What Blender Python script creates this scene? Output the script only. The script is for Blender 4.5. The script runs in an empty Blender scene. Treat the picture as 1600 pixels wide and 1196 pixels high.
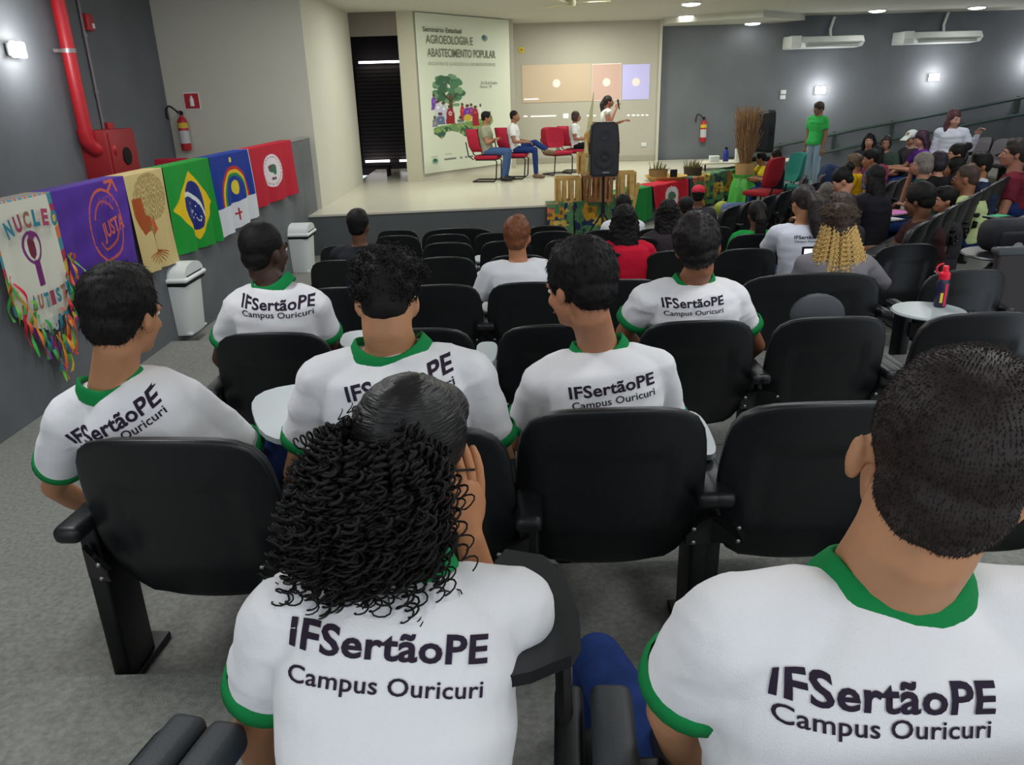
import bpy, bmesh, math, random
import numpy as np
from mathutils import Vector, Matrix, noise
from mathutils.bvhtree import BVHTree
random.seed(7); np.random.seed(7)
V = Vector
SC = bpy.context.scene
COL = SC.collection
# ------------------------------------------------------------------ camera
F, CXI, CYI, CZ = 1200.0, 800.0, 598.0, 2.40
ROLL = math.atan2(90.0, 3192.0)
PITCH = math.atan2(F, math.hypot(90.0, 3192.0))
cam_d = bpy.data.cameras.new('camera'); cam = bpy.data.objects.new('camera', cam_d); COL.objects.link(cam)
cam_d.sensor_fit = 'HORIZONTAL'; cam_d.sensor_width = 36; cam_d.lens = 36 * F / 1600; cam_d.clip_start = 0.05; cam_d.clip_end = 200
FW = V((0, math.cos(PITCH), -math.sin(PITCH))); UP0 = V((0, math.sin(PITCH), math.cos(PITCH))); RT0 = V((1, 0, 0))
# image right / down directions in world
IR = RT0 * math.cos(ROLL) - UP0 * math.sin(ROLL)
ID = -RT0 * math.sin(ROLL) - UP0 * math.cos(ROLL)
cm = Matrix((IR, -ID, -FW)).transposed().to_4x4(); cm.translation = V((0, 0, CZ)); cam.matrix_world = cm
SC.camera = cam
def ray(x, y): return FW + IR * ((x - CXI) / F) + ID * ((y - CYI) / F)
def TOPX(p): q = V(p) - V((0, 0, CZ)); d = q.dot(FW); return (CXI + F * q.dot(IR) / d, CYI + F * q.dot(ID) / d)
def PZ(x, y, z): r = ray(x, y); return V((0, 0, CZ)) + r * ((z - CZ) / r.z)
def PY(x, y, Y): r = ray(x, y); return V((0, 0, CZ)) + r * (Y / r.y)
def PX(x, y, X): r = ray(x, y); return V((0, 0, CZ)) + r * (X / r.x)
# ------------------------------------------------------------------ world, lights, exposure
w = bpy.data.worlds.new('world'); SC.world = w; w.use_nodes = True
w.node_tree.nodes['Background'].inputs[0].default_value = (0.80, 0.90, 1.0, 1)
w.node_tree.nodes['Background'].inputs[1].default_value = 1.15
SC.view_settings.view_transform = 'Standard'; SC.view_settings.look = 'None'
SC.view_settings.gamma = 1; SC.view_settings.use_curve_mapping = False
SC.view_settings.exposure = 0.0
def area(name, loc, size, power, rot=(0, 0, 0), col=(1, 1, 1), sy=None):
    l = bpy.data.lights.new(name, 'AREA'); l.energy = power; l.size = size; l.color = col
    if sy: l.shape = 'RECTANGLE'; l.size_y = sy
    o = bpy.data.objects.new(name, l); o.location = loc; o.rotation_euler = rot; COL.objects.link(o); return o
# added fill lights in rows over the audience; no fixtures hang there
for X_ in (-2.0, 2.2, 6.4):
    for Y_ in (-1.5, 2.6, 6.8, 11.0):
        area('ceiling_fill_light', (X_, Y_, 4.0), 1.0, 46, col=(0.96, 0.98, 1.0))
for X_, Y_ in ((-1.2, 15.2), (2.0, 15.8), (5.0, 18.2), (9.0, 16.0), (2.0, 19.5), (-4.4, 9.5)):  # added fill lights to brighten the stage, ramp side and far walls
    area('stage_fill_light', (X_, Y_, 4.0), 0.8, 64, col=(0.98, 1.0, 0.91))
# ------------------------------------------------------------------ materials
def lin(c):
    return tuple(((v / 255) / 12.92 if v / 255 <= .04045 else ((v / 255 + .055) / 1.055) ** 2.4) for v in c)
MATS = {}
def mat(name, c, rough=.6, spec=.4, var=0, vs=8, bump=0, bs=60, metal=0, emit=0, sub=0, sheen=0, alpha=1, trans=0):
    if name in MATS: return MATS[name]
    m = bpy.data.materials.new(name); m.use_nodes = True; MATS[name] = m
    nt = m.node_tree; b = nt.nodes['Principled BSDF']; L = nt.links
    col = lin(c) + (1,)
    b.inputs['Base Color'].default_value = col; b.inputs['Roughness'].default_value = rough
    b.inputs['Specular IOR Level'].default_value = spec; b.inputs['Metallic'].default_value = metal
    if emit: b.inputs['Emission Color'].default_value = col; b.inputs['Emission Strength'].default_value = emit
    if sub: b.inputs['Subsurface Weight'].default_value = sub; b.inputs['Subsurface Radius'].default_value = (.012, .005, .003); b.inputs['Subsurface Scale'].default_value = 1
    if sheen: b.inputs['Sheen Weight'].default_value = sheen
    if trans: b.inputs['Transmission Weight'].default_value = trans
    if alpha < 1: b.inputs['Alpha'].default_value = alpha
    tc = nt.nodes.new('ShaderNodeTexCoord')
    if var:
        n = nt.nodes.new('ShaderNodeTexNoise'); n.inputs['Scale'].default_value = vs; n.inputs['Detail'].default_value = 6
        r = nt.nodes.new('ShaderNodeValToRGB')
        lo = tuple(max(0, v * (1 - var)) for v in col[:3]) + (1,); hi = tuple(min(1, v * (1 + var)) for v in col[:3]) + (1,)
        r.color_ramp.elements[0].position = .3; r.color_ramp.elements[1].position = .7
        r.color_ramp.elements[0].color = lo; r.color_ramp.elements[1].color = hi
        L.new(tc.outputs['Object'], n.inputs['Vector']); L.new(n.outputs['Fac'], r.inputs[0]); L.new(r.outputs[0], b.inputs['Base Color'])
    if bump:
        n2 = nt.nodes.new('ShaderNodeTexNoise'); n2.inputs['Scale'].default_value = bs; n2.inputs['Detail'].default_value = 4
        bu = nt.nodes.new('ShaderNodeBump'); bu.inputs['Strength'].default_value = bump; bu.inputs['Distance'].default_value = .01
        L.new(tc.outputs['Object'], n2.inputs['Vector']); L.new(n2.outputs['Fac'], bu.inputs['Height']); L.new(bu.outputs[0], b.inputs['Normal'])
    return m
def vcmat(name, rough=.8):
    m = bpy.data.materials.new(name); m.use_nodes = True; nt = m.node_tree; b = nt.nodes['Principled BSDF']
    a = nt.nodes.new('ShaderNodeVertexColor'); a.layer_name = 'print'; nt.links.new(a.outputs[0], b.inputs['Base Color'])
    b.inputs['Roughness'].default_value = rough; b.inputs['Specular IOR Level'].default_value = .2
    return m
PRINT = vcmat('printed_cloth'); PRINTP = vcmat('printed_vinyl', .5)
M_CARPET = mat('carpet', (140, 140, 134), .95, .1, var=.20, vs=55, bump=.6, bs=240)
M_DWALL = mat('dark_grey_plaster', (114, 118, 123), .75, .25, var=.10, vs=1.1, bump=.15, bs=30)
M_LWALL = mat('grey_half_wall_paint', (104, 107, 110), .75, .25, var=.12, vs=2.5, bump=.12, bs=40)
M_BEIGE = mat('warm_white_paint', (206, 204, 190), .8, .2, var=.02, vs=1)
M_WHITEW = mat('projection_wall_paint', (190, 186, 172), .8, .2)
M_CEIL = mat('ceiling_paint', (200, 200, 190), .85, .2, var=.02, vs=1)
M_STAGE = mat('stage_tile', (208, 205, 186), .28, .5, var=.03, vs=3)
M_STAGEF = mat('stage_front_paint', (84, 87, 88), .7, .3, var=.05, vs=4)
M_PLAST = mat('black_moulded_plastic', (22, 23, 25), .38, .42, bump=.08, bs=350)
M_VINYL = mat('black_vinyl_upholstery', (30, 28, 31), .42, .45, bump=.12, bs=160)
M_VINYLP = mat('purple_grey_upholstery', (84, 79, 90), .5, .4, bump=.1, bs=160)
M_METAL = mat('black_powdercoat', (14, 14, 15), .45, .4)
M_BOLT = mat('steel', (150, 150, 150), .3, .5, metal=.9)
M_TAB = mat('grey_laminate', (168, 176, 178), .35, .5)
M_TABD = mat('black_laminate', (30, 31, 33), .35, .5)
M_PAD = mat('armrest_pad', (58, 61, 65), .5, .4, bump=.1, bs=200)
M_SHIRT = mat('white_cotton', (232, 230, 232), .9, .15, bump=.25, bs=500, sheen=.1)
M_GREEN = mat('green_ribbing', (18, 128, 66), .85, .2, bump=.3, bs=300)
M_INK = mat('dark_shirt_print', (44, 34, 50), .8, .2)
M_JEAN = mat('blue_denim', (38, 58, 110), .9, .1, var=.2, vs=20, bump=.2, bs=300)
M_HAIR = mat('black_hair', (22, 18, 17), .62, .22, var=.25, vs=40)
M_HAIRC = mat('combed_black_hair', (20, 17, 17), .42, .4)
def _comb(m):
    nt = m.node_tree; b = nt.nodes['Principled BSDF']; tc = nt.nodes.new('ShaderNodeTexCoord'); mp = nt.nodes.new('ShaderNodeMapping'); mp.inputs['Scale'].default_value = (25, 25, 260)
    mp.inputs['Rotation'].default_value = (.5, .9, .3)
    n = nt.nodes.new('ShaderNodeTexNoise'); n.inputs['Scale'].default_value = 1.2; n.inputs['Detail'].default_value = 3; bu = nt.nodes.new('ShaderNodeBump'); bu.inputs['Strength'].default_value = .8; bu.inputs['Distance'].default_value = .004
    nt.links.new(tc.outputs['Object'], mp.inputs[0]); nt.links.new(mp.outputs[0], n.inputs['Vector']); nt.links.new(n.outputs['Fac'], bu.inputs['Height']); nt.links.new(bu.outputs[0], b.inputs['Normal'])
_comb(M_HAIRC)
M_HAIRB = mat('dark_brown_hair', (44, 35, 31), .6, .3, var=.3, vs=60)
M_RED = mat('red_paint', (186, 34, 44), .4, .5)
M_REDD = mat('hydrant_cabinet_red', (160, 38, 42), .5, .4)
M_WHITE = mat('white_plastic', (228, 232, 230), .4, .4)
M_BLACK = mat('matte_black', (15, 15, 16), .7, .3)
M_WOOD = mat('pine_wood', (196, 160, 96), .7, .2, var=.2, vs=12)
M_LAMP = mat('lamp_glow', (255, 252, 245), .5, emit=14)
M_REDF = mat('red_seat_fabric', (164, 34, 56), .8, .2, bump=.2, bs=200)
# ------------------------------------------------------------------ mesh helpers
def mesh(name, vs, fs, m, parent=None, smooth=False, label=None, cat=None, group=None, kind=None, loc=None):
    me = bpy.data.meshes.new(name); me.from_pydata([tuple(v) for v in vs], [], fs); me.update()
    return link(name, me, m, parent, smooth, label, cat, group, kind, loc)
def link(name, me, m, parent=None, smooth=False, label=None, cat=None, group=None, kind=None, loc=None):
    o = bpy.data.objects.new(name, me); COL.objects.link(o)
    if m is not None and not len(me.materials):
        for q in (m if isinstance(m, (list, tuple)) else [m]): me.materials.append(q)
    if smooth:
        me.shade_smooth()
        if smooth != True: me.set_sharp_from_angle(angle=math.radians(smooth))
    if parent: o.parent = parent
    if loc is not None: o.location = loc
    tag(o, label, cat, group, kind); return o
def tag(o, label=None, cat=None, group=None, kind=None):
    if label: o['label'] = label
    if cat: o['category'] = cat
    if group: o['group'] = group
    if kind: o['kind'] = kind
    return o
def empty(name, loc, rz=0, label=None, cat=None, group=None):
    o = bpy.data.objects.new(name, None); o.location = loc; o.rotation_euler = (0, 0, rz); o.empty_display_size = .1
    COL.objects.link(o); return tag(o, label, cat, group)
class MB:
    def __init__(s): s.v = []; s.f = []
    def add(s, vs, fs):
        n = len(s.v); s.v += [V(v) for v in vs]; s.f += [tuple(i + n for i in f) for f in fs]; return s
    def box(s, c, d, R=None):
        c = V(c); d = V(d) / 2; R = R or Matrix.Identity(3)
        vs = [c + R @ V((x * d.x, y * d.y, z * d.z)) for x in (-1, 1) for y in (-1, 1) for z in (-1, 1)]
        return s.add(vs, [(0, 1, 3, 2), (4, 6, 7, 5), (0, 4, 5, 1), (2, 3, 7, 6), (0, 2, 6, 4), (1, 5, 7, 3)])
    def rbox(s, c, d, r=.01, R=None):   # box with rounded edges
        bm = bmesh.new(); bmesh.ops.create_cube(bm, size=1)
        for v in bm.verts: v.co = V((v.co.x * d[0], v.co.y * d[1], v.co.z * d[2]))
        bmesh.ops.bevel(bm, geom=bm.edges[:], offset=min(r, min(d) * .48), segments=3, affect='EDGES', profile=.5)
        R = R or Matrix.Identity(3); c = V(c); bm.verts.index_update()
        s.add([c + R @ v.co for v in bm.verts], [tuple(v.index for v in f.verts) for f in bm.faces]); bm.free(); return s
    def tube(s, pts, rads, n=10, ell=None, caps=True, side=None):
        pts = [V(p) for p in pts]
        if not isinstance(rads, (list, tuple)): rads = [rads] * len(pts)
        rings = []; prev = side
        for i, p in enumerate(pts):
            t = (pts[min(i + 1, len(pts) - 1)] - pts[max(i - 1, 0)])
            t = t.normalized() if t.length > 1e-9 else V((0, 0, 1))
            a = prev if prev is not None else (V((1, 0, 0)) if abs(t.x) < .8 else V((0, 1, 0)))
            a = (a - t * a.dot(t)); a = a.normalized() if a.length > 1e-6 else t.orthogonal().normalized()
            prev = a; b = t.cross(a); e = ell if ell else (1, 1)
            rings.append([p + (a * math.cos(2 * math.pi * k / n) * e[0] + b * math.sin(2 * math.pi * k / n) * e[1]) * rads[i] for k in range(n)])
        vs = [v for r in rings for v in r]; fs = []
        for i in range(len(rings) - 1):
            for k in range(n):
                k2 = (k + 1) % n; fs.append((i * n + k, i * n + k2, (i + 1) * n + k2, (i + 1) * n + k))
        if caps: fs.append(tuple(range(n))[::-1]); fs.append(tuple((len(rings) - 1) * n + k for k in range(n)))
        return s.add(vs, fs)
    def cap(s, pts, rads, n=12, ell=None, side=None):    # tube with hemispherical ends
        pts = [V(p) for p in pts]
        if not isinstance(rads, (list, tuple)): rads = [rads] * len(pts)
        a = (pts[0] - pts[1]).normalized(); b = (pts[-1] - pts[-2]).normalized(); r0, r1 = rads[0], rads[-1]
        P = [pts[0] + a * r0 * .98, pts[0] + a * r0 * .8, pts[0] + a * r0 * .45] + pts + [pts[-1] + b * r1 * .45, pts[-1] + b * r1 * .8, pts[-1] + b * r1 * .98]
        R = [r0 * .2, r0 * .6, r0 * .9] + list(rads) + [r1 * .9, r1 * .6, r1 * .2]
        return s.tube(P, R, n, ell, True, side)
    def ell(s, c, r, R=None, nu=16, nv=10):
        c = V(c); R = R or Matrix.Identity(3); vs = []; fs = []
        for j in range(1, nv):
            ph = math.pi * j / nv
            for i in range(nu):
                th = 2 * math.pi * i / nu
                vs.append(c + R @ V((r[0] * math.sin(ph) * math.cos(th), r[1] * math.sin(ph) * math.sin(th), r[2] * math.cos(ph))))
        for j in range(nv - 2):
            for i in range(nu):
                i2 = (i + 1) % nu; fs.append((j * nu + i, (j + 1) * nu + i, (j + 1) * nu + i2, j * nu + i2))
        t = len(vs); vs += [c + R @ V((0, 0, r[2])), c - R @ V((0, 0, r[2]))]
        for i in range(nu):
            i2 = (i + 1) % nu; fs.append((t, i, i2)); fs.append((t + 1, (nv - 2) * nu + i2, (nv - 2) * nu + i))
        return s.add(vs, fs)
    def lathe(s, prof, c=(0, 0, 0), n=24, R=None):
        c = V(c); R = R or Matrix.Identity(3); vs = []; fs = []
        for r, z in prof:
            for k in range(n):
                a = 2 * math.pi * k / n; vs.append(c + R @ V((r * math.cos(a), r * math.sin(a), z)))
        for i in range(len(prof) - 1):
            for k in range(n):
                k2 = (k + 1) % n; fs.append((i * n + k, i * n + k2, (i + 1) * n + k2, (i + 1) * n + k))
        fs.append(tuple(range(n))[::-1]); fs.append(tuple((len(prof) - 1) * n + k for k in range(n)))
        return s.add(vs, fs)
    def quad(s, a, b, c, d): return s.add([a, b, c, d], [(0, 1, 2, 3)])
    def prism(s, pts, h):   # pts list of 3D coplanar, extruded by vector h
        n = len(pts); h = V(h); vs = [V(p) for p in pts] + [V(p) + h for p in pts]
        return s.add(vs, [tuple(range(n))[::-1], tuple(range(n, 2 * n))] + [(i, (i + 1) % n, n + (i + 1) % n, n + i) for i in range(n)])
    def out(s, name, m, parent=None, smooth=35, **k): return mesh(name, s.v, s.f, m, parent, smooth, **k)
def fixn(o):
    bm = bmesh.new(); bm.from_mesh(o.data); bmesh.ops.recalc_face_normals(bm, faces=bm.faces[:]); bm.to_mesh(o.data); bm.free()
def remesh(mb, vox, smooth=4, fac=.5):
    me = bpy.data.meshes.new('tmp'); me.from_pydata([tuple(v) for v in mb.v], [], mb.f); me.update()
    bm = bmesh.new(); bm.from_mesh(me)
    bmesh.ops.recalc_face_normals(bm, faces=bm.faces[:]); bm.to_mesh(me); bm.free()
    o = bpy.data.objects.new('tmp', me); COL.objects.link(o)
    r = o.modifiers.new('r', 'REMESH'); r.mode = 'VOXEL'; r.voxel_size = vox; r.use_smooth_shade = True
    if smooth: q = o.modifiers.new('s', 'SMOOTH'); q.iterations = smooth; q.factor = fac
    dg = bpy.context.evaluated_depsgraph_get(); ev = o.evaluated_get(dg)
    out = bpy.data.meshes.new_from_object(ev); bpy.data.objects.remove(o); bpy.data.meshes.remove(me)
    return out
def append_mesh(me, mb):   # append MB geometry to a mesh
    bm = bmesh.new(); bm.from_mesh(me); vs = [bm.verts.new(v) for v in mb.v]
    for f in mb.f:
        try: bm.faces.new([vs[i] for i in f])
        except ValueError: pass
    bm.to_mesh(me); bm.free(); return me
try: SANS = bpy.data.fonts.load(bpy.utils.system_resource('DATAFILES', path='fonts') + '/Inter.woff2')
except Exception: SANS = None
def displace(me, fn, B=None):
    n = len(me.vertices); co = np.empty(n * 3, np.float32); me.vertices.foreach_get('co', co); no = np.empty(n * 3, np.float32); me.vertex_normals.foreach_get('vector', no)
    co = co.reshape(-1, 3); no = no.reshape(-1, 3); d = np.array([fn(V(p)) for p in co.tolist()], np.float32) if fn else np.zeros(n, np.float32)
    co = co + no * d[:, None]
    if B is not None: co = co - np.array(B, np.float32)
    me.vertices.foreach_set('co', co.astype(np.float32).ravel()); me.update()
def text_geo(s, bold=0.0, spacing=1.0, sans=False):
    cu = bpy.data.curves.new('t', 'FONT')
    if sans and SANS: cu.font = SANS
    cu.body = s; cu.size = 1; cu.offset = bold; cu.space_character = spacing; cu.resolution_u = 3
    o = bpy.data.objects.new('t', cu); COL.objects.link(o)
    dg = bpy.context.evaluated_depsgraph_get(); me = bpy.data.meshes.new_from_object(o.evaluated_get(dg))
    bpy.data.objects.remove(o); bpy.data.curves.remove(cu)
    return me
def text_on(s, name, parent, c, ux, uy, width, m, bvh=None, off=.002, bold=.0, height=None, spacing=1.0, fine=None, warp=None, label=None, inv=None, curve=0, sans=False, squash=1.0):
    """lettering laid on a surface: c centre, ux/uy unit directions; bvh given = drape it on that surface"""
    me = text_geo(s, bold, spacing, sans); bm = bmesh.new(); bm.from_mesh(me)
    xs = [v.co.x for v in bm.verts]; ys = [v.co.y for v in bm.verts]
    x0, x1, y0, y1 = min(xs), max(xs), min(ys), max(ys); k = width / (x1 - x0); ky = (height / (y1 - y0)) if height else k * squash
    for v in bm.verts: v.co = V(((v.co.x - (x0 + x1) / 2) * k, (v.co.y - (y0 + y1) / 2) * ky, 0))
    if fine:
        bmesh.ops.triangulate(bm, faces=bm.faces[:])
        for _ in range(4):
            e = [e for e in bm.edges if e.calc_length() > fine]
            if not e: break
            bmesh.ops.subdivide_edges(bm, edges=e, cuts=1); bmesh.ops.triangulate(bm, faces=[f for f in bm.faces if len(f.verts) > 3])
    ux = V(ux); uy = V(uy); n = ux.cross(uy).normalized(); c = V(c); last = 0
    for v in bm.verts:
        x, y = v.co.x, v.co.y
        if curve: y += curve * x * x
        p = c + ux * x + uy * y
        if bvh:
            h = bvh.ray_cast(p + n * .35, -n, 1.0)
            if h[0]: p = h[0] + n * off
            else: p = p + n * off
        else: p = p + n * off
        v.co = inv @ p if inv else p
    bm.to_mesh(me); bm.free()
    o = bpy.data.objects.new(name, me); COL.objects.link(o); me.materials.clear(); me.materials.append(m); o.parent = parent
    tag(o, label); return o
def grid_print(name, fn, pos, nu, nv, m, parent=None, **k):
    """grid mesh with print colours: fn(u,v)->(rgb sRGB 0..255 arrays), pos(u,v)->xyz arrays, u 0..1 left-right, v 0..1 top-down"""
    u, v = np.meshgrid(np.linspace(0, 1, nu), np.linspace(0, 1, nv))
    P = np.stack(pos(u, v), -1).reshape(-1, 3); C = fn(u, v).reshape(-1, 3) / 255.0
    C = np.where(C <= .04045, C / 12.92, ((C + .055) / 1.055) ** 2.4)
    fs = [(j * nu + i, (j + 1) * nu + i, (j + 1) * nu + i + 1, j * nu + i + 1) for j in range(nv - 1) for i in range(nu - 1)]
    me = bpy.data.meshes.new(name); me.from_pydata(P.tolist(), [], fs); me.update()
    a = me.color_attributes.new('print', 'FLOAT_COLOR', 'POINT')
    a.data.foreach_set('color', np.concatenate([C, np.ones((len(C), 1))], 1).astype(np.float32).ravel())
    return link(name, me, m, parent, True, **k)
class Paint:
    def __init__(s, u, v, bg): s.u = u; s.v = v; s.c = np.zeros(u.shape + (3,)) + np.array(bg, float)
    def put(s, mask, col): s.c[mask] = col; return s
    def ell(s, cx, cy, rx, ry, col, inner=None):
        d = ((s.u - cx) / rx) ** 2 + ((s.v - cy) / ry) ** 2; m = d < 1
        if inner: m &= d > inner ** 2
        return s.put(m, col)
    def rect(s, x0, y0, x1, y1, col): return s.put((s.u > x0) & (s.u < x1) & (s.v > y0) & (s.v < y1), col)
    def poly(s, pts, col):
        ins = np.zeros(s.u.shape, bool); n = len(pts)
        for i in range(n):
            (xa, ya), (xb, yb) = pts[i], pts[(i + 1) % n]
            if ya == yb: continue
            c = ((ya > s.v) != (yb > s.v)) & (s.u < (xb - xa) * (s.v - ya) / (yb - ya) + xa); ins ^= c
        return s.put(ins, col)
    def line(s, x0, y0, x1, y1, w, col, asp=1):
        dx, dy = x1 - x0, (y1 - y0) * asp; px, py = s.u - x0, (s.v - y0) * asp
        t = np.clip((px * dx + py * dy) / (dx * dx + dy * dy), 0, 1)
        return s.put((px - t * dx) ** 2 + (py - t * dy) ** 2 < w * w, col)
def copy_tree(o, parent=None):
    c = o.copy(); COL.objects.link(c)
    if parent is not None: c.parent = parent
    for ch in o.children: copy_tree(ch, c)
    return c
# ================================================================== STRUCTURE
def struct(name, mb, m, parent=None, **k): return mb.out(name, m, parent, smooth=False, kind='structure', **k)
TIERS = [(-3.5, 1.72, .92), (1.72, 2.42, .77), (2.42, 4.0, .60), (4.0, 5.5, .44), (5.5, 6.95, .30), (6.95, 8.1, .19), (8.1, 9.05, .09), (9.05, 22, 0)]
for i, (a, b, z) in enumerate(TIERS):
    x1 = 3.4 if i < 7 else 16
    struct('floor_tier' if i else 'floor', MB().box(((-3.3 + x1) / 2, (a + b) / 2, (z - .3) / 2), (x1 + 3.3, b - a, z + .3)), M_CARPET)
# raked platform of the right-hand block: straight terraces whose rows run away to the upper right
WU = V((.643, .766, 0)); WN = V((.766, -.643, 0)); RO = V((3.9, 7.2, 0))
def terr(s0, s1, t0, t1, z):
    q = [RO + WU * t + WN * s for s, t in ((s0, t0), (s1, t0), (s1, t1), (s0, t1))]
    struct('floor_tier', MB().prism([V((p.x, p.y, -.3)) for p in q], (0, 0, z + .3)), M_CARPET)
RB = {}
for k in range(-3, 4):
    z = max(.02, .40 + .13 * k); s = k * 1.25; RB[k] = z
    terr(s - .35, s + .9, -1.2 if k > -3 else 0.5, 6.5, z)
for k in range(5):       # wall-side block facing the stage from the right
    struct('floor_tier', MB().box((9.3 + k * 1.2 + 2.5, 17.2, .1 + .09 * k), (5, 5.2, .28 + .18 * k)), M_CARPET)
# stage
SF = [V((-3.2, 12.56, 0)), V((1.05, 13.05, 0)), V((5.6, 18.45, 0)), V((5.6, 21.2, 0)), V((-3.4, 21.2, 0))]
st = struct('stage_floor', MB().prism([p + V((0, 0, -.1)) for p in SF], (0, 0, .745)), [M_STAGE, M_STAGEF])
for p in st.data.polygons: p.material_index = 0 if p.normal.z > .5 else 1
struct('trim_1', MB().prism([V((-3.2, 12.545, .625)), V((1.06, 13.035, .625)), V((1.06, 13.06, .625)), V((-3.2, 12.57, .625))], (0, 0, .03)), mat('stage_edge', (196, 192, 176), .4))
# floor tiles joints on the stage: shallow dark lines as inset strips
# half wall carrying the flags
struct('wall_left', MB().box((-3.26, 6.6, .91), (.12, 13.2, 1.82)), M_LWALL)
struct('trim_2', MB().box((-3.26, 6.6, 1.825), (.135, 13.2, .02)), mat('wall_cap', (150, 150, 148), .6))
# outer dark wall beyond the ramp, ramp floor
struct('wall_outer_left', MB().box((-5.56, 5.5, 2.2), (.12, 17, 4.4)), M_DWALL)
struct('floor_ramp', MB().box((-4.4, 5.5, .25), (2.2, 16, .5)), M_CARPET)
# soffit and pilaster at the far left
struct('ceiling_soffit', MB().box((-4.8, 8.0, 3.85), (1.3, 4.4, .3)), M_BEIGE)
struct('wall_stage_left', MB().box((-4.35, 13.45, 2.1), (2.38, .12, 4.2)), M_BEIGE)
struct('wall_stage_wing', MB().box((-3.22, 15.5, 2.35), (.12, 3.98, 3.5)), M_BEIGE)
# backstage opening
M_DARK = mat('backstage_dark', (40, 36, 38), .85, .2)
struct('door_1', MB().box((-3.15, 17.5, 3.85), (2.2, .1, .5)).box((-3.4, 17.55, 2.3), (.4, .1, 3.4)), mat('opening_frame', (120, 112, 104), .6))
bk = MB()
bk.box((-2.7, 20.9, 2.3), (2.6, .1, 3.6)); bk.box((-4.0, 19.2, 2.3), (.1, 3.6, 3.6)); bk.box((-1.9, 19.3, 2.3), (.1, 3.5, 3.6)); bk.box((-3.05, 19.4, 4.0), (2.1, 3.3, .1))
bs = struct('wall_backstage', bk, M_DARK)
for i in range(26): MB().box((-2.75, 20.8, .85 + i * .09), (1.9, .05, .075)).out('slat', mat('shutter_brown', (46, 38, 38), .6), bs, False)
struct('wall_column', MB().box((-2.0, 17.55, 2.4), (.34, .2, 3.6)), mat('column_paint', (196, 192, 172), .8))
# slanted banner wall and projection wall
A1 = V((-1.85, 17.47, 0)); A2 = V((.16, 20.0, 0)); AD = (A2 - A1).normalized(); AN = V((AD.y, -AD.x, 0))
struct('wall_banner', MB().prism([A1 + V((0, 0, .6)), A2 + V((0, 0, .6)), A2 - AN * .2 + V((0, 0, .6)), A1 - AN * .2 + V((0, 0, .6))], (0, 0, 3.56)), M_BEIGE)
struct('wall_back', MB().box((2.05, 21.26, 2.35), (3.96, .12, 3.5)), M_WHITEW)
struct('trim_3', MB().box((4.0, 21.22, 2.35), (.06, .22, 3.5)), M_BEIGE)
struct('wall_return', MB().prism([A2 + V((-.02, -.02, .6)), A2 + V((.1, 0, .6)), V((.2, 21.3, .6)), V((.05, 21.3, .6))], (0, 0, 3.5)), M_WHITEW)
struct('wall_right', MB().box((10.5, 21.36, 2.1), (13.2, .12, 4.2)), M_DWALL)
struct('baseboard_back', MB().box((2.1, 21.18, .71), (3.8, .02, .12)), mat('skirting', (170, 166, 150), .6))
# ceiling
struct('ceiling', MB().box((5.0, 9.5, 4.12), (21.2, 26, .14)), M_CEIL)
struct('ceiling_step', MB().prism([V((4.0, 21.3, 3.9)), V((6.9, 21.3, 3.9)), V((7.4, 20.6, 3.9)), V((6.0, 19.4, 3.9)), V((4.0, 20.4, 3.9))], (0, 0, .16)), M_CEIL)
struct('wall_east', MB().box((16.3, 10, 2.1), (.12, 24, 4.2)), M_DWALL)
# ================================================================== LAMPS
lab = ['round recessed ceiling lamp cut by the top edge of the photo', 'round ceiling lamp just right of the projection wall', 'round ceiling lamp above the fire extinguisher on the dark wall', 'round ceiling lamp between the two air conditioners', 'round ceiling lamp over the right air conditioner']
for (px, py, z), l in zip([(1080, 4, 4.05), (1073, 24, 4.05), (1175, 28, 4.05), (1371, 15, 4.05), (1527, 10, 4.05)], lab):
    p = PZ(px, py, z)
    zl = 4.05
    if p.y > 21: p = V((6.2, 20.85, 3.9)); zl = 3.9
    t = empty('ceiling_lamp', (p.x, p.y, zl), 0, l, 'ceiling lamp', 'round ceiling lamps')
    MB().lathe([(.21, -.03), (.21, 0), (.18, 0), (.18, -.03)], n=20).out('trim_ring', M_WHITE, t)
    MB().lathe([(.10, -.06), (.175, -.045), (.175, -.012)], n=20).out('diffuser', M_LAMP, t)
t = empty('ceiling_fan', PZ(890, 2, 3.95), 0, 'pale ceiling fitting with flat blades at the top edge above the stage', 'ceiling fitting')
t.location.z = 4.05
for k in range(3): MB().prism([V((math.cos(a) * r, math.sin(a) * r, -.13)) for a, r in ((k * 2.09, .1), (k * 2.09 - .12, .75), (k * 2.09 + .12, .75))], (0, 0, .015)).out('blade', mat('fan_cream', (214, 208, 178), .5), t, False)
MB().lathe([(.1, -.18), (.12, -.12), (.1, -.08), (.03, -.07), (.03, 0)], n=16).out('motor', MATS['fan_cream'], t)
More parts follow.
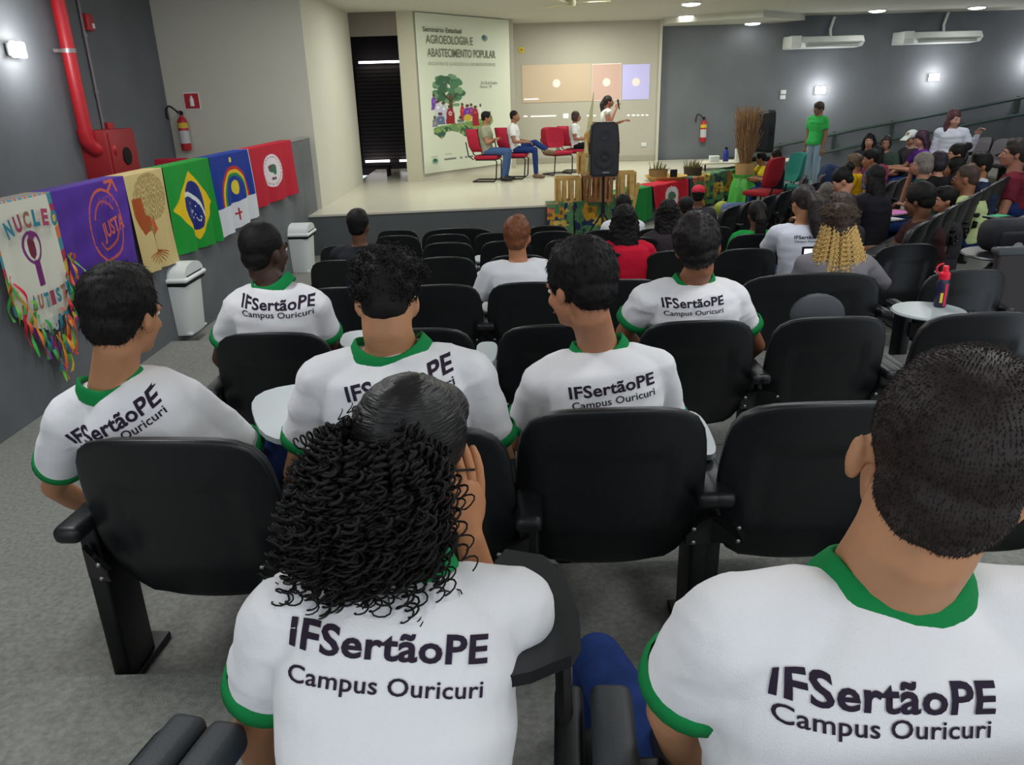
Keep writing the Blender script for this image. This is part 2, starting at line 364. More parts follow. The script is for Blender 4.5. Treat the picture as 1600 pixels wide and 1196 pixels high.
for (P_, n_, l) in [(PY(1280, 141, 21.28), 0, 'glowing wall lamp on the dark right wall above the man in the green shirt'), (PY(1457, 121, 21.28), 0, 'glowing wall lamp on the dark right wall under the right air conditioner'), (PX(18, 78, -5.48), 1, 'glowing wall lamp high on the far left dark wall'), (PY(1612, 98, 21.28), 0, 'glowing wall lamp on the dark wall cut by the right edge')]:
    t = empty('wall_lamp', P_, -math.pi / 2 * n_ * -1, l, 'wall lamp', 'wall lamps')
    t.rotation_euler.z = math.pi / 2 if n_ else 0
    MB().rbox((0, -.03, 0), (.22, .06, .14), .02).out('housing', M_WHITE, t)
    MB().rbox((0, -.075, 0), (.26, .04, .17), .02).out('lens', M_LAMP, t)
    l_ = bpy.data.lights.new('wall_lamp_light', 'POINT'); l_.energy = 28; l_.shadow_soft_size = .1; q = bpy.data.objects.new('wall_lamp_light', l_); COL.objects.link(q)
    q.location = V(P_) + (V((.35, 0, 0)) if n_ else V((0, -.35, 0)))
# ================================================================== LEFT WALL FITTINGS
t = empty('hydrant_cabinet', (-5.5, 10.85, 1.2), 0, 'red fire hydrant cabinet with round dark window on the left wall', 'fire cabinet')
MB().rbox((.17, 0, .45), (.34, .80, .9), .01).out('body', M_REDD, t)
MB().rbox((.35, .02, .45), (.02, .72, .82), .005).out('door', M_REDD, t)
MB().lathe([(.115, 0), (.115, .012)], (.362, .05, .55), 28, Matrix.Rotation(math.pi / 2, 3, 'Y')).out('window', M_BLACK, t)
MB().box((.367, .02, .24), (.01, .02, .1)).out('latch', M_RED, t)
t = empty('fire_pipe', (-5.385, 10.42, 1.9), 0, 'thick red fire water pipe running up the left wall from the cabinet', 'pipe')
MB().tube([(0, 0, 2.2), (0, 0, .2)], .085, 16).out('pipe', M_RED, t, 40)
MB().tube([(0, 0, .22), (0, 0, .08), (.05, .05, -.02), (.12, .12, -.05), (.2, .22, -.05)], .1, 14).out('elbow', M_RED, t, 40)
MB().tube([(0, 0, 1.12), (0, 0, 1.17)], .095, 16).box((-.05, -.12, 1.14), (.06, .16, .04)).out('clamp', mat('galvanised', (150, 140, 142), .4, metal=.5), t)
t = empty('conduit', (-5.48, 11.1, 2.05), 0, 'thin grey metal conduit on the left wall beside the red pipe', 'conduit')
MB().tube([(0, 0, 0), (0, 0, 2.0)], .02, 8).out('tube', MATS['galvanised'], t, 40)
for z in (.5, 1.2): MB().tube([(0, 0, z), (0, 0, z + .04)], .032, 8).out('coupling', MATS['galvanised'], t, 40)
for (dz, l) in ((1.33, 'small red alarm call box high on the conduit'), (-.02, 'small red alarm call box on top of the hydrant cabinet')):
    t = empty('alarm_call_box', (-5.46, 11.2, 2.1 + dz), 0, l, 'alarm box')
    MB().rbox((.0, .0, 0), (.09, .17, .2), .01).out('body', M_RED, t)
    MB().box((.05, .05, -.04), (.01, .05, .06)).out('button', M_WHITE, t)
def extinguisher(loc, rz, l, s=1.0):
    t = empty('fire_extinguisher', loc, rz, l, 'fire extinguisher', 'wall fire extinguishers'); t.scale = (s,) * 3
    MB().lathe([(.03, 0), (.075, .01), (.08, .04), (.08, .44), (.06, .5), (.03, .53), (.03, .56)], n=20).out('cylinder', M_RED, t, 40)
    MB().lathe([(.0815, .12), (.0815, .32)], n=20).out('label_wrap', mat('paper_grey', (200, 200, 204), .6), t, 40)
    MB().lathe([(.082, .36), (.082, .44)], n=20).out('yellow_label', mat('label_yellow', (222, 190, 60), .6), t, 40)
    MB().rbox((0, .02, .59), (.04, .06, .06), .01).box((0, -.07, .62), (.02, .14, .015)).out('valve', M_BLACK, t)
    pts = [V((0, 0, .58)) + V((-.02 - .2 * math.sin(a * .5), -.03, .12 * math.sin(a))) for a in [i * .35 for i in range(12)]]
    MB().tube(pts, .013, 8).out('hose', M_BLACK, t, 60)
    MB().box((0, .09, .4), (.06, .03, .12)).out('bracket', M_METAL, t)
    return t
extinguisher((-5.26, 13.28, 1.66), 0, 'fire extinguisher on the beige wall under a red sign', 1.0)
p = PY(1098, 222, 21.22); extinguisher((p.x, p.y, p.z), 0, 'fire extinguisher hanging on the dark wall right of the projection wall', 1.0)
t = empty('extinguisher_sign', PY(300, 158, 13.385), 0, 'square red and white extinguisher sign on the beige wall', 'sign')
MB().box((0, 0, 0), (.26, .012, .26)).out('plate', M_WHITE, t, False)
MB().box((0, -.008, 0), (.23, .006, .23)).out('field', M_RED, t, False)
MB().lathe([(.035, -.08), (.035, .03), (.015, .06), (.02, .08)], (0, -.012, 0), 10).out('symbol', M_WHITE, t)
# red chair back peeking over the half wall
t = empty('red_chair', (-4.75, 11.4, .85), 0, 'red chair whose back peeks over the half wall on the ramp', 'chair')
MB().rbox((0, 0, .62), (.5, .06, .4), .1).out('backrest', M_REDF, t); MB().rbox((0, .25, .4), (.48, .46, .08), .03).out('seat', M_REDF, t)
for x in (-.2, .2):
    for y in (.05, .42): MB().tube([(x, y, .38), (x, y, -.35)], .012, 6).out('leg', M_METAL, t)
# ================================================================== RIGHT WALL FITTINGS
for (px0, px1, py, l) in ((1232, 1345, 67, 'white split air conditioner left of the pair on the right wall'), (1406, 1528, 60, 'white split air conditioner right of the pair on the right wall')):
    a = PY(px0, py, 20.9); b = PY(px1, py - 2, 20.9); wd = b.x - a.x
    t = empty('air_conditioner', ((a.x + b.x) / 2, 21.28, a.z), 0, l, 'air conditioner', 'wall air conditioners')
    MB().prism([V((-wd / 2, 0, .16)), V((-wd / 2, -.5, .12)), V((-wd / 2, -.62, -.02)), V((-wd / 2, -.5, -.12)), V((-wd / 2, 0, -.14))], (wd, 0, 0)).out('body', M_WHITE, t, False)
    MB().rbox((-wd / 2 + .12, -.3, 0), (.28, .62, .3), .03).out('end_cap', M_WHITE, t)
    MB().rbox((.12, -.56, -.075), (wd - .5, .12, .05), .02, Matrix.Rotation(.7, 3, 'X')).out('louvre', mat('ac_grey', (176, 180, 176), .5), t)
    MB().box((.15, -.60, -.02), (wd - .45, .06, .02)).out('grille', MATS['ac_grey'], t, False)
    MB().tube([(.25, -.1, .1), (.22, -.1, .3), (.28, -.1, .55), (.3, -.1, .58)], .035, 8).out('pipe_sleeve', M_WHITE, t)
for k, dz in enumerate((0, -.42)):
    pts = [V((5.9, 21.05, .68 + dz * .8)), V((7.2, 21.1, .93 + dz)), V((9.3, 21.1, 1.30 + dz)), V((11, 21.1, 1.56 + dz)), V((14, 21.1, 2.05 + dz))]
    if k == 0: rail = empty('handrail', (7.2, 21.1, 0), 0, 'dark green double handrail climbing along the right wall', 'handrail')
    MB().tube([p - rail.location for p in pts], .04, 8).out('rail', mat('dark_green_paint', (66, 82, 77), .35, .6), rail, 40)
for x, z in ((7.3, .94), (8.7, 1.2), (10.2, 1.43), (11.8, 1.68), (13.4, 1.95)): MB().box((x - 7.2, .1, z - .2), (.04, .16, .5)).out('bracket', MATS['dark_green_paint'], rail, False)
for (px, py, l) in ((1224, 144, 'upper small white switch plate on the dark right wall'), (1223, 152, 'lower small white switch plate on the dark right wall')):
    p = PY(px, py, 21.29); o = MB().rbox((0, 0, 0), (.14, .02, .1), .005).out('switch_plate', M_WHITE, None, loc=p); tag(o, l, 'switch plate')
p = PY(1006, 226, 21.19); o = MB().rbox((0, 0, 0), (.14, .02, .1), .005).out('wall_socket', M_WHITE, None, loc=p); tag(o, 'white wall socket low on the projection wall right side', 'socket')
p = PY(815, 78, 21.19); t = empty('yellow_sign', p, 0, 'small yellow square sign at the top left of the projection wall', 'sign')
MB().box((0, 0, 0), (.13, .01, .13)).out('plate', mat('sign_yellow', (222, 205, 60), .5), t, False); MB().ell((0, -.01, 0), (.03, .008, .03)).out('symbol', mat('sign_orange', (190, 140, 40), .5), t)
# backstage light strips
for (px, py, w_, Y_, l) in ((592, 97, 1.0, 20.6, 'glowing horizontal light gap above the backstage shutter'), (590, 252, .62, 20.6, 'glowing gap under the backstage shutter left'), (632, 251, .25, 20.6, 'short glowing gap under the backstage shutter right')):
    p = PY(px, py, Y_); o = MB().box((0, 0, 0), (w_, .03, .05)).out('light_gap', mat('daylight_gap', (255, 250, 250), .5, emit=5), None, False, loc=p); tag(o, l, 'light strip')
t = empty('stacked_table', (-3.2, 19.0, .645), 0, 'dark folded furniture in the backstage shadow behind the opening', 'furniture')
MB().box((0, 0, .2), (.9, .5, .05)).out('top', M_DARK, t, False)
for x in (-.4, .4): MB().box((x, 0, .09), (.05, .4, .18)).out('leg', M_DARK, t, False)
# ================================================================== PROJECTED PICTURE (glow in the tiles stands in for projector light)
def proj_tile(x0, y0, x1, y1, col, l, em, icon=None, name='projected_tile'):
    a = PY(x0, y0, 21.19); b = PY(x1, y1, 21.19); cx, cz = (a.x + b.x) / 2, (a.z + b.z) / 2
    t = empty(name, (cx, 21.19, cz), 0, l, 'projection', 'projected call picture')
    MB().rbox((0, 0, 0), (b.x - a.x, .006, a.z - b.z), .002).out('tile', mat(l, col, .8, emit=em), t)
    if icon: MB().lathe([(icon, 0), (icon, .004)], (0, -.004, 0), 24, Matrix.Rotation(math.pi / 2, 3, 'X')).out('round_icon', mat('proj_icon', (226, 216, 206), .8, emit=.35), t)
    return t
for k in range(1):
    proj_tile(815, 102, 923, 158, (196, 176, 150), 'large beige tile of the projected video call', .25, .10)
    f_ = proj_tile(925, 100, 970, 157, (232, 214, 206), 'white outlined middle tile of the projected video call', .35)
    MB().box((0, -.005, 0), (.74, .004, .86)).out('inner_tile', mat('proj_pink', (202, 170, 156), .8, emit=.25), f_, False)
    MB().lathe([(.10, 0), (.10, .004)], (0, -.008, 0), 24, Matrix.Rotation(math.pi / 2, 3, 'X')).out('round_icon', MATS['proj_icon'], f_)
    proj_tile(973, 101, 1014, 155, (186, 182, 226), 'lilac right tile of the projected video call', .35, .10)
cnt = 0
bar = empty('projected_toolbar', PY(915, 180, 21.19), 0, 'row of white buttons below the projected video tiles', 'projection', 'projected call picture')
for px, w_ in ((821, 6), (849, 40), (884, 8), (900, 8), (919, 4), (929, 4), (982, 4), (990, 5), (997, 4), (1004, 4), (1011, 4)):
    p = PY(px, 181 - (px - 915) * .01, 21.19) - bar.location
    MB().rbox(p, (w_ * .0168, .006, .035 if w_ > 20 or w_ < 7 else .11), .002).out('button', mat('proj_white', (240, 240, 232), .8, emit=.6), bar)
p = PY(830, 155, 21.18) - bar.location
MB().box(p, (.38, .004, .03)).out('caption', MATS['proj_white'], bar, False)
# ================================================================== BANNER ON SLANTED WALL
ban = empty('seminar_banner', A1 + AN * .03, 0, 'tall pale printed seminar banner with tree and people on the slanted wall', 'banner')
BL = (A2 - A1).length; BZ0, BZ1 = .80, 4.03
def bpos(u, v):
    d = .03 + u * (BL - .09); z = BZ1 - v * (BZ1 - BZ0)
    wv = .006 * np.sin(u * 9 + v * 3); n = .02 + wv
    return (AD.x * d + AN.x * n, AD.y * d + AN.y * n, z)
rs = np.random.RandomState(3)
def bfn(u, v):
    P = Paint(u * 1.03 + .10, v, (214, 220, 200))
    u = P.u
    P.c += (v[..., None] * 8)
    nz = np.sin(u * 60 + 3 * np.sin(v * 40)) * np.sin(v * 70 + 2 * np.sin(u * 50))
    # ground strip shaped like the state
    P.poly([(.22, .71), (.28, .70), (.42, .69), (.6, .68), (.72, .67), (.82, .655), (.88, .64), (.90, .69), (.86, .72), (.82, .74), (.76, .73), (.70, .74), (.62, .75), (.60, .79), (.55, .775), (.50, .75), (.42, .735), (.36, .74), (.33, .77), (.30, .785), (.26, .76), (.22, .745)], (110, 150, 92))
    P.put((np.abs(P.c[..., 0] - 110) < 1) & (nz > .2), (146, 170, 96)); P.put((np.abs(P.c[..., 0] - 110) < 1) & (v > .725 + .02 * np.sin(u * 30)), (60, 96, 80))
    # tree crown
    for _ in range(70):
        a = rs.rand() * 6.28; r = rs.rand() ** .5; cx = .40 + .17 * r * math.cos(a); cy = .46 + .08 * r * math.sin(a)
        c = rs.choice([0, 1, 2]); P.ell(cx, cy, .03 + .02 * rs.rand(), .014 + .01 * rs.rand(), [(84, 130, 92), (116, 158, 116), (64, 104, 76)][c])
    P.rect(.40, .50, .44, .60, (104, 80, 60)); P.line(.42, .54, .34, .49, .008, (70, 70, 50), 1.4); P.line(.42, .54, .50, .49, .008, (70, 70, 50), 1.4)
    # figures
    def fig(x, y, h, c, w_=.022, hc=(90, 66, 56)):
        P.ell(x, y, w_ * .5, .011, hc); P.poly([(x - w_ * .5, y + .012), (x + w_ * .5, y + .012), (x + w_ * .9, y + h * .4), (x + w_, y + h), (x - w_, y + h), (x - w_ * .9, y + h * .4)], c); P.rect(x - w_ * .25, y + .03, x + w_ * .25, y + .045, tuple(min(255, q_ + 50) for q_ in c))
    for a in ((.24, .50, .09, (120, 70, 170), .03), (.28, .54, .12, (206, 206, 220), .04), (.34, .55, .13, (196, 196, 216), .045), (.41, .575, .115, (150, 38, 44), .05), (.30, .62, .07, (96, 110, 140), .05), (.24, .64, .06, (130, 130, 140), .03), (.545, .565, .10, (190, 50, 60), .03), (.60, .575, .085, (104, 60, 170), .045), (.645, .57, .08, (150, 60, 120), .03), (.69, .585, .13, (160, 40, 50), .04), (.75, .575, .04, (230, 230, 224), .02), (.52, .65, .03, (110, 110, 110), .04), (.86, .63, .03, (110, 130, 110), .02)): fig(*a)
    P.ell(.60, .655, .045, .024, (208, 178, 60)); P.ell(.41, .62, .02, .014, (210, 200, 200), .5); P.ell(.48, .565, .04, .012, (120, 160, 120))
    # logos
    P.ell(.83, .13, .035, .022, (120, 150, 140)); P.ell(.82, .125, .02, .014, (60, 90, 100)); P.ell(.22, .925, .033, .02, (150, 180, 160)); P.ell(.22, .92, .022, .013, (50, 110, 84))
    for x, w_ in ((.34, .02), (.40, .05), (.505, .015), (.56, .015), (.61, .03), (.68, .02), (.75, .02)): P.rect(x - w_, .915, x + w_, .928, (120, 130, 126))
    P.rect(.18, .892, .25, .896, (150, 150, 150)); P.rect(.33, .887, .40, .890, (150, 150, 150))
    return P.c
grid_print('printed_sheet', bfn, bpos, 150, 240, PRINTP, ban)
def btext(s, u, v, width, height, col, nm='lettering', bold=.02, tilt=0):
    d = .03 + u * (BL - .09); z = BZ1 - v * (BZ1 - BZ0)
    c = AD * d + AN * .032 + V((0, 0, z)); text_on(s, nm, ban, c, AD, V((0, 0, 1)), width * BL, mat('btxt%d' % col[0], col, .7), off=.003, bold=bold, height=height)
btext('Seminário Estadual', .26, .095, .38, .10, (96, 94, 82))
btext('AGROEOLOGIA E', .33, .155, .47, .17, (112, 116, 94), bold=.015)
btext('ABASTECIMENTO POPULAR', .46, .235, .71, .17, (112, 116, 94), bold=.015)
btext('ENCONTRO DE GUARDIÕES DA AGROBIODIVERSIDADE', .46, .30, .70, .08, (160, 164, 146), bold=.0)
btext('23 e 24 de Outubro', .74, .425, .19, .07, (110, 112, 104), bold=0)
btext('Ouricuri - PE', .70, .45, .13, .055, (110, 112, 104), bold=0)
# ================================================================== FLAGS ON THE HALF WALL
def flag(name, y0, y1, zb0, zb1, fn, label, nu=150, nv=130, shape=None, drop=.0, seed=0, amp=.022):
    """hangs over the wall: back part behind, over the cap, front part down to zb"""
    o = empty(name, (-3.19, (y0 + y1) / 2, 1.835), 0, label, 'flag')
    ym = (y0 + y1) / 2; top = .16
    def pos(u, v):
        y = y0 + (y1 - y0) * u - ym
        L = 1.845 - (zb0 + (zb1 - zb0) * u)
        s = v * (L + top) - top          # <0 over the cap
        x = np.where(s < 0, s, 0.0); x = np.maximum(x, -top)
        z = np.where(s < 0, .014 + 0 * s, .014 - s)
        k = np.clip(s / L, 0, 1)
        fold = amp * k * (np.sin(u * 15 + seed) + .6 * np.sin(u * 29 + seed * 2 + 3 * v)) + .018 * k
        r = np.clip(1 - np.abs(s) / .03, 0, 1) * .012
        if shape is not None: z = .014 - (.014 - z) * shape(u) if shape else z
        y = y + .015 * k * np.sin(v * 4 + seed) 
        return (x + fold + .012 + r * 0, y, z)
    def f2(u, v):
        L = 1.87 - (zb0 + zb1) / 2; vv = (v * (L + top) - top) / L
        return fn(u, np.clip(vv, -.2, 1))
    grid_print('cloth', f2, pos, nu, nv, PRINT, o)
    return o
def f_white(u, v):
    P = Paint(u, v, (216, 214, 198))
    for i, c in enumerate(((70, 140, 150), (206, 120, 70), (214, 180, 80), (170, 60, 80))): P.put(((v * 9 + i) % 4 < 1) & ((u > .93) | (u < .035)), c)
    P.put((v < .02) & (np.sin(u * 40) > 0), (90, 150, 160)); P.put((v < .02) & (np.sin(u * 40) < -.5), (200, 110, 80))
    P.ell(.50, .37, .155, .125, (120, 50, 120), .78); P.ell(.49, .37, .06, .085, (112, 44, 66)); P.rect(.47, .47, .56, .66, (116, 44, 108)); P.ell(.53, .29, .05, .03, (140, 60, 120))
    return P.c
def f_purple(u, v):
    P = Paint(u, v, (84, 50, 148)); o = (206, 96, 72); q = (140, 66, 140)
    P.c *= (1 + .05 * np.sin(v * 23 + u * 5))[..., None]
    P.ell(.60, .42, .235, .345, o, .93); P.ell(.60, .42, .16, .235, o, .91)
    P.rect(.45, .33, .75, .50, (84, 50, 148)); P.put((np.abs(v - .42 + (u - .6) * .12) < .10) & (np.abs(u - .6) < .215), (84, 50, 148))
    P.line(.72, .12, .80, -.02 + .06, .013, o, .9); P.line(.70, .035, .81, .03, .013, o, .9); P.line(.81, .03, .85, .14, .013, o, .9)
    return P.c
def f_tree(u, v):
    P = Paint(u, v, (208, 186, 128))
    nz = np.sin(u * 70 + 4 * np.sin(v * 31)) * np.sin(v * 60 + 5 * np.sin(u * 23 + v * 9))
    crown = (((u - .55) / .42) ** 2 + ((v - .26) / .24) ** 2 < 1)
    P.put(crown & (nz > .15), (150, 120, 66)); P.put(crown & (nz < -.6), (128, 104, 60))
    P.poly([(.08, .25), (.30, .24), (.34, .42), (.46, .46), (.44, .58), (.30, .60), (.22, .62), (.16, .52), (.10, .40)], (166, 80, 36))
    P.poly([(.44, .50), (.56, .48), (.60, .60), (.50, .66)], (196, 98, 50)); P.line(.44, .60, .48, .80, .028, (150, 70, 38), 1)
    P.line(.48, .64, .40, .56, .02, (104, 130, 70))
    for a in np.linspace(-1.2, 1.2, 11): P.line(.48, .80, .48 + .26 * math.sin(a), .80 + .15 * math.cos(a), .007, (150, 104, 50) if abs(a) < .8 else (164, 76, 40))
    return P.c
def f_brazil(u, v):
    P = Paint(u, v, (30, 148, 52)); P.poly([(.07, .5), (.5, .1), (.93, .5), (.5, .9)], (232, 196, 30))
    P.ell(.5, .5, .20, .285, (34, 46, 120))
    d = np.hypot((u - .36) / .36, (v - .86) / .52); P.put((((u - .5) / .2) ** 2 + ((v - .5) / .285) ** 2 < 1) & (d > .93) & (d < 1.03), (222, 228, 224))
    r = np.random.RandomState(2)
    for _ in range(22):
        a = r.rand() * 6.28; q = r.rand() ** .5 * .85; x = .5 + .18 * q * math.cos(a); y = .55 + .2 * q * math.sin(a)
        P.ell(x, y, .007, .010, (232, 236, 240))
    return P.c
def f_pernambuco(u, v):
    P = Paint(u, v, (28, 58, 150)); P.rect(-1, .66, 2, 2, (220, 222, 226))
    for r, c in ((.37, (200, 50, 48)), (.335, (232, 200, 50)), (.30, (44, 140, 72)), (.265, (28, 58, 150))):
        P.put((((u - .5) / r) ** 2 + ((v - .64) / (r * 1.25)) ** 2 < 1) & (v < .66), c)
    P.ell(.5, .46, .075, .095, (230, 206, 60)); P.ell(.48, .09, .03, .035, (228, 206, 90)); P.rect(.465, .74, .49, .90, (176, 40, 48)); P.rect(.42, .79, .54, .82, (176, 40, 48))
    P.rect(.985, -1, 2, 2, (222, 222, 226))
    return P.c
def f_mst(u, v):
    P = Paint(u, v, (186, 28, 50)); P.ell(.44, .46, .215, .285, (226, 216, 220)); P.ell(.44, .46, .185, .24, (186, 60, 84), .975)
    P.ell(.44, .42, .075, .075, (72, 104, 84)); P.ell(.47, .47, .04, .07, (60, 110, 84)); P.ell(.39, .39, .03, .03, (110, 70, 70)); P.rect(.40, .57, .48, .62, (110, 80, 80))
    for a in np.linspace(0, 6.1, 22): P.ell(.44 + .2 * math.cos(a) * .93, .46 + .262 * math.sin(a) * .93, .009, .012, (150, 90, 100))
    return P.c
wf = flag('embroidered_banner', 4.78, 5.50, 1.15, 1.15, f_white, 'white shield-shaped cloth banner with painted letters and ribbon fringe, leftmost on the half wall', shape=lambda u: 1 + .27 * (1 - np.abs(2 * u - 1) ** 1.6), seed=1, amp=.01)
def wtext(par, s, y, z, w_, h_, col, curve=0, nm='lettering'):
    for i, ch in enumerate(s):
        t_ = (i - (len(s) - 1) / 2) / max(1, len(s)); yy = y + t_ * w_; zz = z - curve * t_ * t_
        text_on(ch, nm, par, V((.055, yy, zz)), V((0, math.cos(t_ * -curve * 3), math.sin(t_ * -curve * 3))), V((0, -math.sin(t_ * -curve * 3), math.cos(t_ * -curve * 3))), w_ / len(s) * .72, mat('wt%d%d' % (col[i % len(col)][0], col[i % len(col)][1]), col[i % len(col)], .9), off=.004, bold=.05, height=h_)
cc = [(46, 128, 146), (150, 60, 90), (150, 100, 80), (46, 128, 146), (170, 70, 100)]
wtext(wf, 'NUCLEO', 0.0, -.12, .62, .11, cc, .18); wtext(wf, 'AUTISTI', .03, -.66, .50, .10, [cc[0], cc[2], cc[3], cc[1]], -.1); wtext(wf, 'OURP', .03, -.83, .30, .10, [(190, 196, 200), (160, 180, 190), (46, 128, 146), (46, 128, 146)], 0)
rc = [(214, 40, 60), (60, 170, 70), (230, 140, 40), (120, 200, 60), (200, 60, 130), (40, 120, 130), (230, 190, 60), (120, 60, 140), (228, 90, 60), (90, 180, 110)]
for i in range(46):
    y = -.40 + .80 * i / 45 + random.uniform(-.01, .01); e = abs(y / .40); z0 = -.28 - .62 * (1 - e ** 1.5) if i % 2 else -.5 - .42 * (1 - e ** 1.5)
    z0 = min(z0, -.42); L_ = random.uniform(.16, .34) * (1.1 if y < .2 else .9); w_ = .011; ph = random.random() * 6; vs = []; fs = []
    y0_ = max(-.37, min(.37, y))
    for j in range(9):
        t_ = j / 8; yy = y0_ + .03 * math.sin(ph + t_ * 4) + (y - y0_) * t_ * 3; xx = .06 + .02 * math.sin(ph * 2 + t_ * 5); zz = z0 - L_ * t_
        vs += [(xx, yy - w_, zz), (xx + .01 * math.sin(t_ * 9 + ph), yy + w_, zz)]
        if j: fs.append((2 * j - 2, 2 * j - 1, 2 * j + 1, 2 * j))
    c = rc[random.randrange(10)]; mesh('ribbon', vs, fs, mat('rib%d%d' % (c[0], c[1]), c, .5), wf, True)
pf = flag('purple_flag', 5.50, 6.60, .93, 1.10, f_purple, 'purple cloth banner with orange circle emblem reading JUSTA on the half wall', seed=2)
text_on('JUSTA', 'lettering', pf, V((.07, .10, -.345)), V((0, .985, .12)), V((0, -.12, .985)), .35, mat('flag_orange', (206, 96, 72), .9), off=.006, bold=.02, height=.16)
text_on('VIDA', 'lettering', pf, V((.06, .11, -.13)), V((0, 1, 0)), V((0, 0, 1)), .26, mat('flag_mauve', (146, 70, 140), .9), off=.006, height=.07)
flag('tree_banner', 6.60, 7.36, 1.0, .98, f_tree, 'beige cloth banner with painted brown tree on the half wall', seed=3, amp=.015)
flag('brazilian_flag', 7.38, 8.55, 1.02, .96, f_brazil, 'green and yellow Brazilian flag with blue disc on the half wall', seed=4)
flag('state_flag', 8.57, 9.92, .98, 1.03, f_pernambuco, 'blue and white state flag with rainbow arc and red cross on the half wall', seed=5)
flag('red_flag', 9.94, 11.95, 1.12, 1.08, f_mst, 'red flag with round white emblem, rightmost on the half wall', seed=6)
# ================================================================== BINS
def bin_(loc, l, s):
    t = empty('trash_bin', loc, 0, l, 'trash bin', 'white swing-lid bins by the half wall'); t.scale = (s * 1.28, s * 1.25, s)
    MB().prism([V((-.15, -.19, 0)), V((.15, -.19, 0)), V((.15, .19, 0)), V((-.15, .19, 0))], (0, 0, .02)).out('base', M_WHITE, t)
    vs = []; n = 32; prof = [(0, .84), (.02, .86), (.55, 1.0), (.58, 1.0)]; fs = []
    for z, k in prof:
        for i in range(n):
            a = 2 * math.pi * i / n; c, s_ = math.cos(a), math.sin(a); q = (abs(c) ** 4 + abs(s_) ** 4) ** -.25; vs.append(V((.19 * k * c * q, .23 * k * s_ * q, z)))
    for j in range(3):
        for i in range(n): fs.append((j * n + i, j * n + (i + 1) % n, (j + 1) * n + (i + 1) % n, (j + 1) * n + i))
    fs.append(tuple(range(3 * n, 4 * n))); mesh('body', vs, fs, M_WHITE, t, 40)
    MB().rbox((0, 0, .60), (.39, .47, .05), .02).out('dark_rim', M_BLACK, t)
    MB().rbox((0, 0, .645), (.42, .50, .05), .02).out('lid_frame', M_WHITE, t)
    m = MB(); pts = []
    for i in range(11):
        a = math.pi * i / 10; pts.append(V((-.19, -.22 * math.cos(a), .66 + .15 * math.sin(a) ** .8)))
    m.prism(pts, (.38, 0, 0)).out('swing_flap', M_WHITE, t, 40)
    MB().box((.192, 0, .68), (.004, .36, .012)).out('flap_slot', M_BLACK, t, False)
p = PZ(282, 525, .30); bin_((p.x - .05, p.y + .2, .30), 'nearer white swing-lid trash bin beside the half wall', .84)
p = PZ(466, 424, .02); bin_((p.x, p.y + .2, .0), 'farther white swing-lid trash bin near the stage', .86)
# ================================================================== AUDITORIUM CHAIRS
def shell_pts(W, H, z0, n=5.6, rings=12, seg=48, inset=0, emboss=False):
    """disc-mapped rounded panel; returns back-surface grid verts (x, y, z)"""
    vs = [None]; out = []
    for j in range(rings + 1):
        t = j / rings
        for i in range(seg):
            a = 2 * math.pi * i / seg; c, s_ = math.cos(a), math.sin(a)
            q = (abs(c) ** n + abs(s_) ** n) ** (-1 / n); x = c * q * t; z = s_ * q * t
            zz = z0 + H * (z + 1) / 2; wx = (W / 2 - inset) * x
            k = (z + 1) / 2
            wx *= (.87 + .13 * min(1, k * 2.6)) * (1 - .05 * max(0, k - .6) / .4)      # narrower foot, slightly narrower top
            if k > .5: zz -= .024 * (x * x) * (k - .5) * 2 * (W / .5) ** .5
            zz2 = z0 + (zz - z0) * (1 - 2 * inset / H) + inset
            y = .055 * (abs(x) ** 2.2) - .17 * (zz - z0 - .1) + .05
            y += .04 * max(0, .25 - k) * 4
            out.append(V((wx, y, zz2)))
    return out, rings, seg
def panel(name, W, H, z0, y_a, y_b, inset, m, parent=None, emboss=False, bulge=0):
    A, rings, seg = shell_pts(W, H, z0, inset=inset); fs = []; vs = []
    nA = len(A)
    for p in A:
        q = p.copy(); q.y += y_a
        if emboss:
            if abs(q.x) < W * .30 and q.z < z0 + H * .73: q.y += .011
        vs.append(q)
    for k, p in enumerate(A):
        q = p.copy(); j = k // seg; t = j / rings; q.y += y_b + bulge * (1 - t ** 4); vs.append(q)
    for j in range(rings):
        for i in range(seg):
            i2 = (i + 1) % seg; a, b, c, d = j * seg + i, j * seg + i2, (j + 1) * seg + i2, (j + 1) * seg + i
            if j: fs.append((a, b, c, d)); fs.append((nA + a, nA + d, nA + c, nA + b))
            else: fs.append((0, c, d)); fs.append((nA, nA + d, nA + c))
    for i in range(seg): i2 = (i + 1) % seg; a = rings * seg + i; b = rings * seg + i2; fs.append((a, b, nA + b, nA + a))
    me = bpy.data.meshes.new(name); me.from_pydata([tuple(v) for v in vs], [], fs); me.update()
    bm = bmesh.new(); bm.from_mesh(me); bmesh.ops.delete(bm, geom=[v for v in bm.verts if not v.link_faces], context='VERTS')
    bmesh.ops.recalc_face_normals(bm, faces=bm.faces[:])
    ed = [e for e in bm.edges if len(e.link_faces) == 2 and e.calc_face_angle(0) > 1.0]
    bmesh.ops.bevel(bm, geom=ed, offset=.008, segments=2, affect='EDGES', profile=.5); bm.to_mesh(me); bm.free()
    return link(name, me, m, parent, 60)
CH = {}
